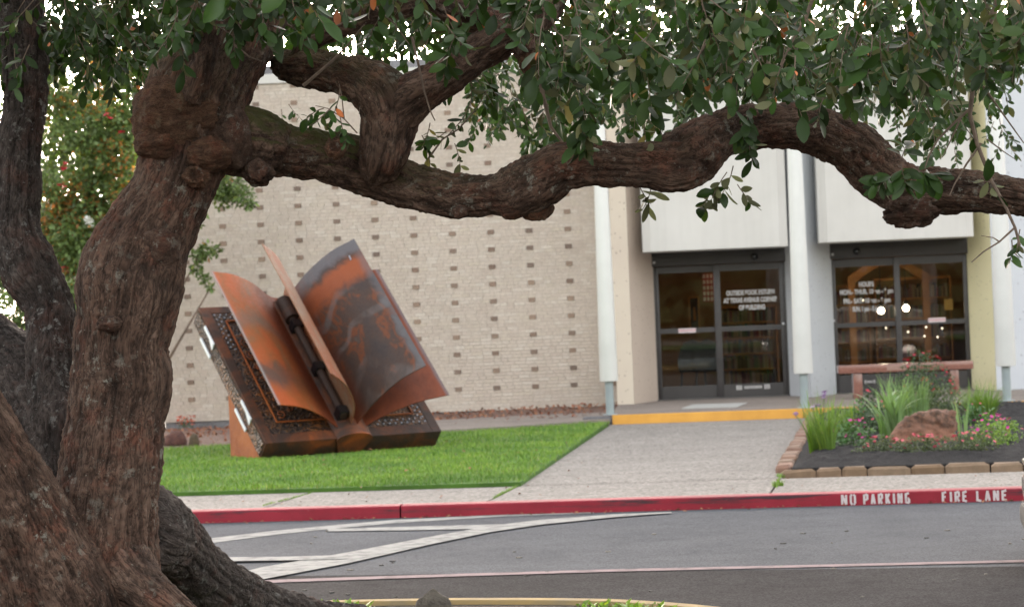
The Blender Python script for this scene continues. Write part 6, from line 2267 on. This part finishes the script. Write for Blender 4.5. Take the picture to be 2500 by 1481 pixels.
# ================================================================== TREES BEHIND, LEFT OF THE BUILDING
MY = leafmat('myrtle_leaf', (0.10, 0.155, 0.042), (0.115, 0.155, 0.055), 0.5, 0.5, 0.18)
MYo = leafmat('turning_leaf', (0.32, 0.13, 0.035), (0.34, 0.16, 0.05), 0.55, 0.4, 0.35)  # orange stands in for low sun on the leaves
FAR = leafmat('far_leaf', (0.07, 0.105, 0.035), (0.085, 0.115, 0.045), 0.6, 0.5, 0.18)
TB = simple('smooth_bark', (0.20, 0.14, 0.10), 0.8, c2=(0.11, 0.08, 0.06), scale=8)
def clump_tree(name, base_px, D, clumps, label, cat, m, leaf, dens, group=None, trunk_r=.08, stems_n=4, extra=None, seed=0):
    g = on_ground(base_px[0], base_px[1], 0.0) if base_px[1] else None
    bx = at(base_px[0], 800, D)
    e = empty(name, (bx.x, D, 0.0))
    tag(e, label, cat, group)
    O = np.array([bx.x, D, 0.0])
    r = np.random.default_rng(seed)
    Rs, Ts, Ss = [], [], []
    mb = MB()
    for j, (x, y, rp, dn) in enumerate(clumps):
        Dj = D + r.uniform(-.6, .6)
        c = np.array(at(x, y, Dj)) - O
        rr = rp / FPX * Dj
        n = int(dens * dn * 135 * rr ** 2 / leaf ** 2)
        d = r.normal(size=(n, 3))
        d /= np.linalg.norm(d, axis=1)[:, None]
        P = d * (r.random(n) ** .45)[:, None]
        lumpy = 1 + .5 * fbm(P * 3 + j, 2, j + seed)
        Tt = c + P * lumpy[:, None] * rr * np.array([1, 1, .9])
        Rs.append(frames(d + r.normal(size=(n, 3)) * .8 + np.array([0, 0, -.3]), np.tile([0, -.3, 1.0], (n, 1)) + r.normal(size=(n, 3)) * .6))
        Ts.append(Tt)
        Ss.append(leaf * r.uniform(.6, 1.25, n))
        mid = c * .5 + np.array([r.uniform(-.15, .15), 0, 0])
        mid[2] = c[2] * .55
        if j < stems_n or dn >= 1.0 and j % 4 == 0: mb.pipe([Vector((r.uniform(-.15, .15), 0, 0)), Vector(mid * .6), Vector(mid), Vector(c)], [trunk_r * .6, trunk_r * .45, trunk_r * .3, .01], 7)
    mb.build('trunk', TB, e, smooth=True)
    Rn, Tn, Sn = np.concatenate(Rs), np.concatenate(Ts), np.concatenate(Ss)
    mats = m if isinstance(m, list) else [m]
    mi = (r.random(len(Tn)) < .18).astype(int) if len(mats) > 1 else np.zeros(len(Tn), int)
    if len(mats) > 1:
        # orange leaves gather in patches, sun glow put into their colour
        mi = (fbm(Tn * 1.1, 2, 7) + .35 * r.normal(size=len(Tn)) > .62).astype(int)
    o = link('crown', scatter_mesh('crown', SL_V * np.array([1.35, 1, 1]), SL_F, Rn, Tn, Sn, mi), mats, e)
    if extra: extra(e, O)
    return e
def myr_fl(e, O):
    red, whi = [], []
    for (x, y, k, n) in ((155, 407, 'r', 9), (330, 655, 'r', 7), (158, 660, 'r', 6), (150, 455, 'r', 4), (265, 285, 'r', 4), (255, 35, 'r', 4), (300, 330, 'r', 3), (60, 240, 'r', 4), (215, 540, 'w', 14), (222, 550, 'w', 6)):
        for i in range(n):
            p = np.array(at(x + rng.uniform(-9, 9), y + rng.uniform(-8, 8), 36.6)) - O
            (red if k == 'r' else whi).append(tuple(p))
    link('flowers', flower_mesh(red, .04, 4), PET['red'], e)['kind'] = 'stuff'
    link('flowers', flower_mesh(whi, .045, 5), simple('white_petal', (0.8, 0.8, 0.76), 0.6), e)['kind'] = 'stuff'
clump_tree('crape_myrtle', (290, 0), 37.5, [(215, 480, 75, 1.0), (150, 520, 62, .9), (275, 540, 80, 1.0), (200, 600, 85, 1.1), (140, 640, 60, 1.), (250, 640, 70, 1.1), (320, 600, 60, 1), (120, 460, 40, .7), (255, 400, 60, .8), (310, 470, 50, .9), (200, 330, 50, .55), (270, 300, 60, .8), (230, 250, 45, .7), (310, 220, 50, .8), (170, 250, 50, .6), (125, 215, 45, .7), (112, 260, 45, .7), (118, 340, 48, .6), (170, 310, 50, .5), (115, 420, 45, .7), (210, 420, 60, .6), (150, 330, 38, .28), (240, 330, 60, .7), (290, 380, 60, .8), (330, 300, 60, .8), (180, 560, 80, 1), (100, 560, 50, .8), (300, 560, 70, 1), (250, 190, 60, .6), (330, 160, 60, .6), (560, 455, 36, 1.0), (590, 480, 26, .9), (545, 480, 28, .9), (610, 495, 16, .9), (520, 430, 40, .8), (505, 612, 20, 1.0), (485, 625, 16, 1.0), (530, 612, 12, 1.0), (480, 655, 14, 1.2), (498, 680, 12, 1.2), (515, 700, 9, 1.2), (430, 520, 60, .8)],
           'crape myrtle with turning leaves and red flowers between trunk and building', 'tree', [MY, MYo], .085, .55, extra=myr_fl, seed=1)
clump_tree('shrub', (70, 0), 36.0, [(40, 720, 40, .6), (20, 790, 45, .7), (60, 780, 40, .7), (150, 740, 60, 1), (230, 740, 60, 1), (-60, 760, 70, 1), (310, 750, 60, 1)],
           'low green shrub seen through the gap between the grey stems', 'shrub', [MY, MYo], .08, .5, seed=2)
grp = 'trees standing behind the crape myrtle'
clump_tree('background_tree', (60, 0), 62, [(130, 260, 70, .7), (150, 400, 80, .8), (230, 300, 80, .8), (60, 420, 120, .6), (0, 300, 100, .5), (110, 560, 120, .8), (30, 650, 130, .9), (-80, 500, 130, .8), (180, 700, 110, .9), (100, 120, 90, .5), (40, 60, 80, .5)],
           'tall loose green tree farther back, at the left edge behind the grey stem', 'tree', FAR, .16, .5, grp, .2, seed=3)
clump_tree('background_tree', (330, 0), 66, [(200, 240, 70, .7), (170, 340, 60, .6), (330, 300, 90, .6), (280, 420, 90, .7), (350, 520, 110, .9), (280, 640, 120, .9), (400, 400, 90, .7), (240, 160, 80, .55), (360, 150, 90, .6), (420, 640, 120, .9)],
           'tall green tree farther back, behind the crape myrtle', 'tree', [FAR, MYo], .16, .5, grp, .2, seed=4)
clump_tree('background_tree', (480, 0), 60, [(480, 60, 70, .35), (560, 20, 60, .3), (420, 20, 80, .4)],
           'thin tree top showing above the building behind the oak trunk', 'tree', FAR, .15, .5, grp, .2, seed=5)
# weathered post by the building
pp = at(318, 560, 43)
po_ = empty('post', (pp.x, 43, 0))
tag(po_, 'plain grey post standing left of the building behind the oak', 'post')
hp = at(318, 338, 43).z
MB().bbox(-.115, .115, -.1, .1, 0, hp, .01).build('shaft', simple('weathered_grey', (0.20, 0.18, 0.165), 0.9, scale=4), po_)
MB().bbox(-.13, .13, -.115, .115, hp + .001, hp + .05, .01).build('cap', M['found'], po_)
# a line of trees far behind the viewpoint, so the door glass has something to mirror
r = np.random.default_rng(9)
n = 9000
P = np.stack([r.uniform(-60, 60, n), r.uniform(-62, -48, n), np.abs(r.normal(0, 4.0, n)) + .5], 1)
P[:, 2] *= 1 + .5 * fbm(P * np.array([.12, 0, 0]) + 3, 2, 4)
R = frames(r.normal(size=(n, 3)), r.normal(size=(n, 3)))
o = link('treeline', scatter_mesh('treeline', SL_V * np.array([2, 1, 1]), SL_F, R, P, r.uniform(.7, 1.6, n)), leafmat('dark_treeline_leaf', (0.018, 0.026, 0.012), (0.02, 0.028, 0.014), 0.8, 0.4, 0.0, 0.1))
tag(o, kind='stuff')

# ground behind the viewpoint that the door glass can mirror
sheet('verge', [(-40, -14), (40, -14), (40, -26), (-40, -26)], 0.05, M['turf'])
sheet('back_road', [(-60, -27), (60, -27), (60, -38), (-60, -38)], 0.02, M['pave'])
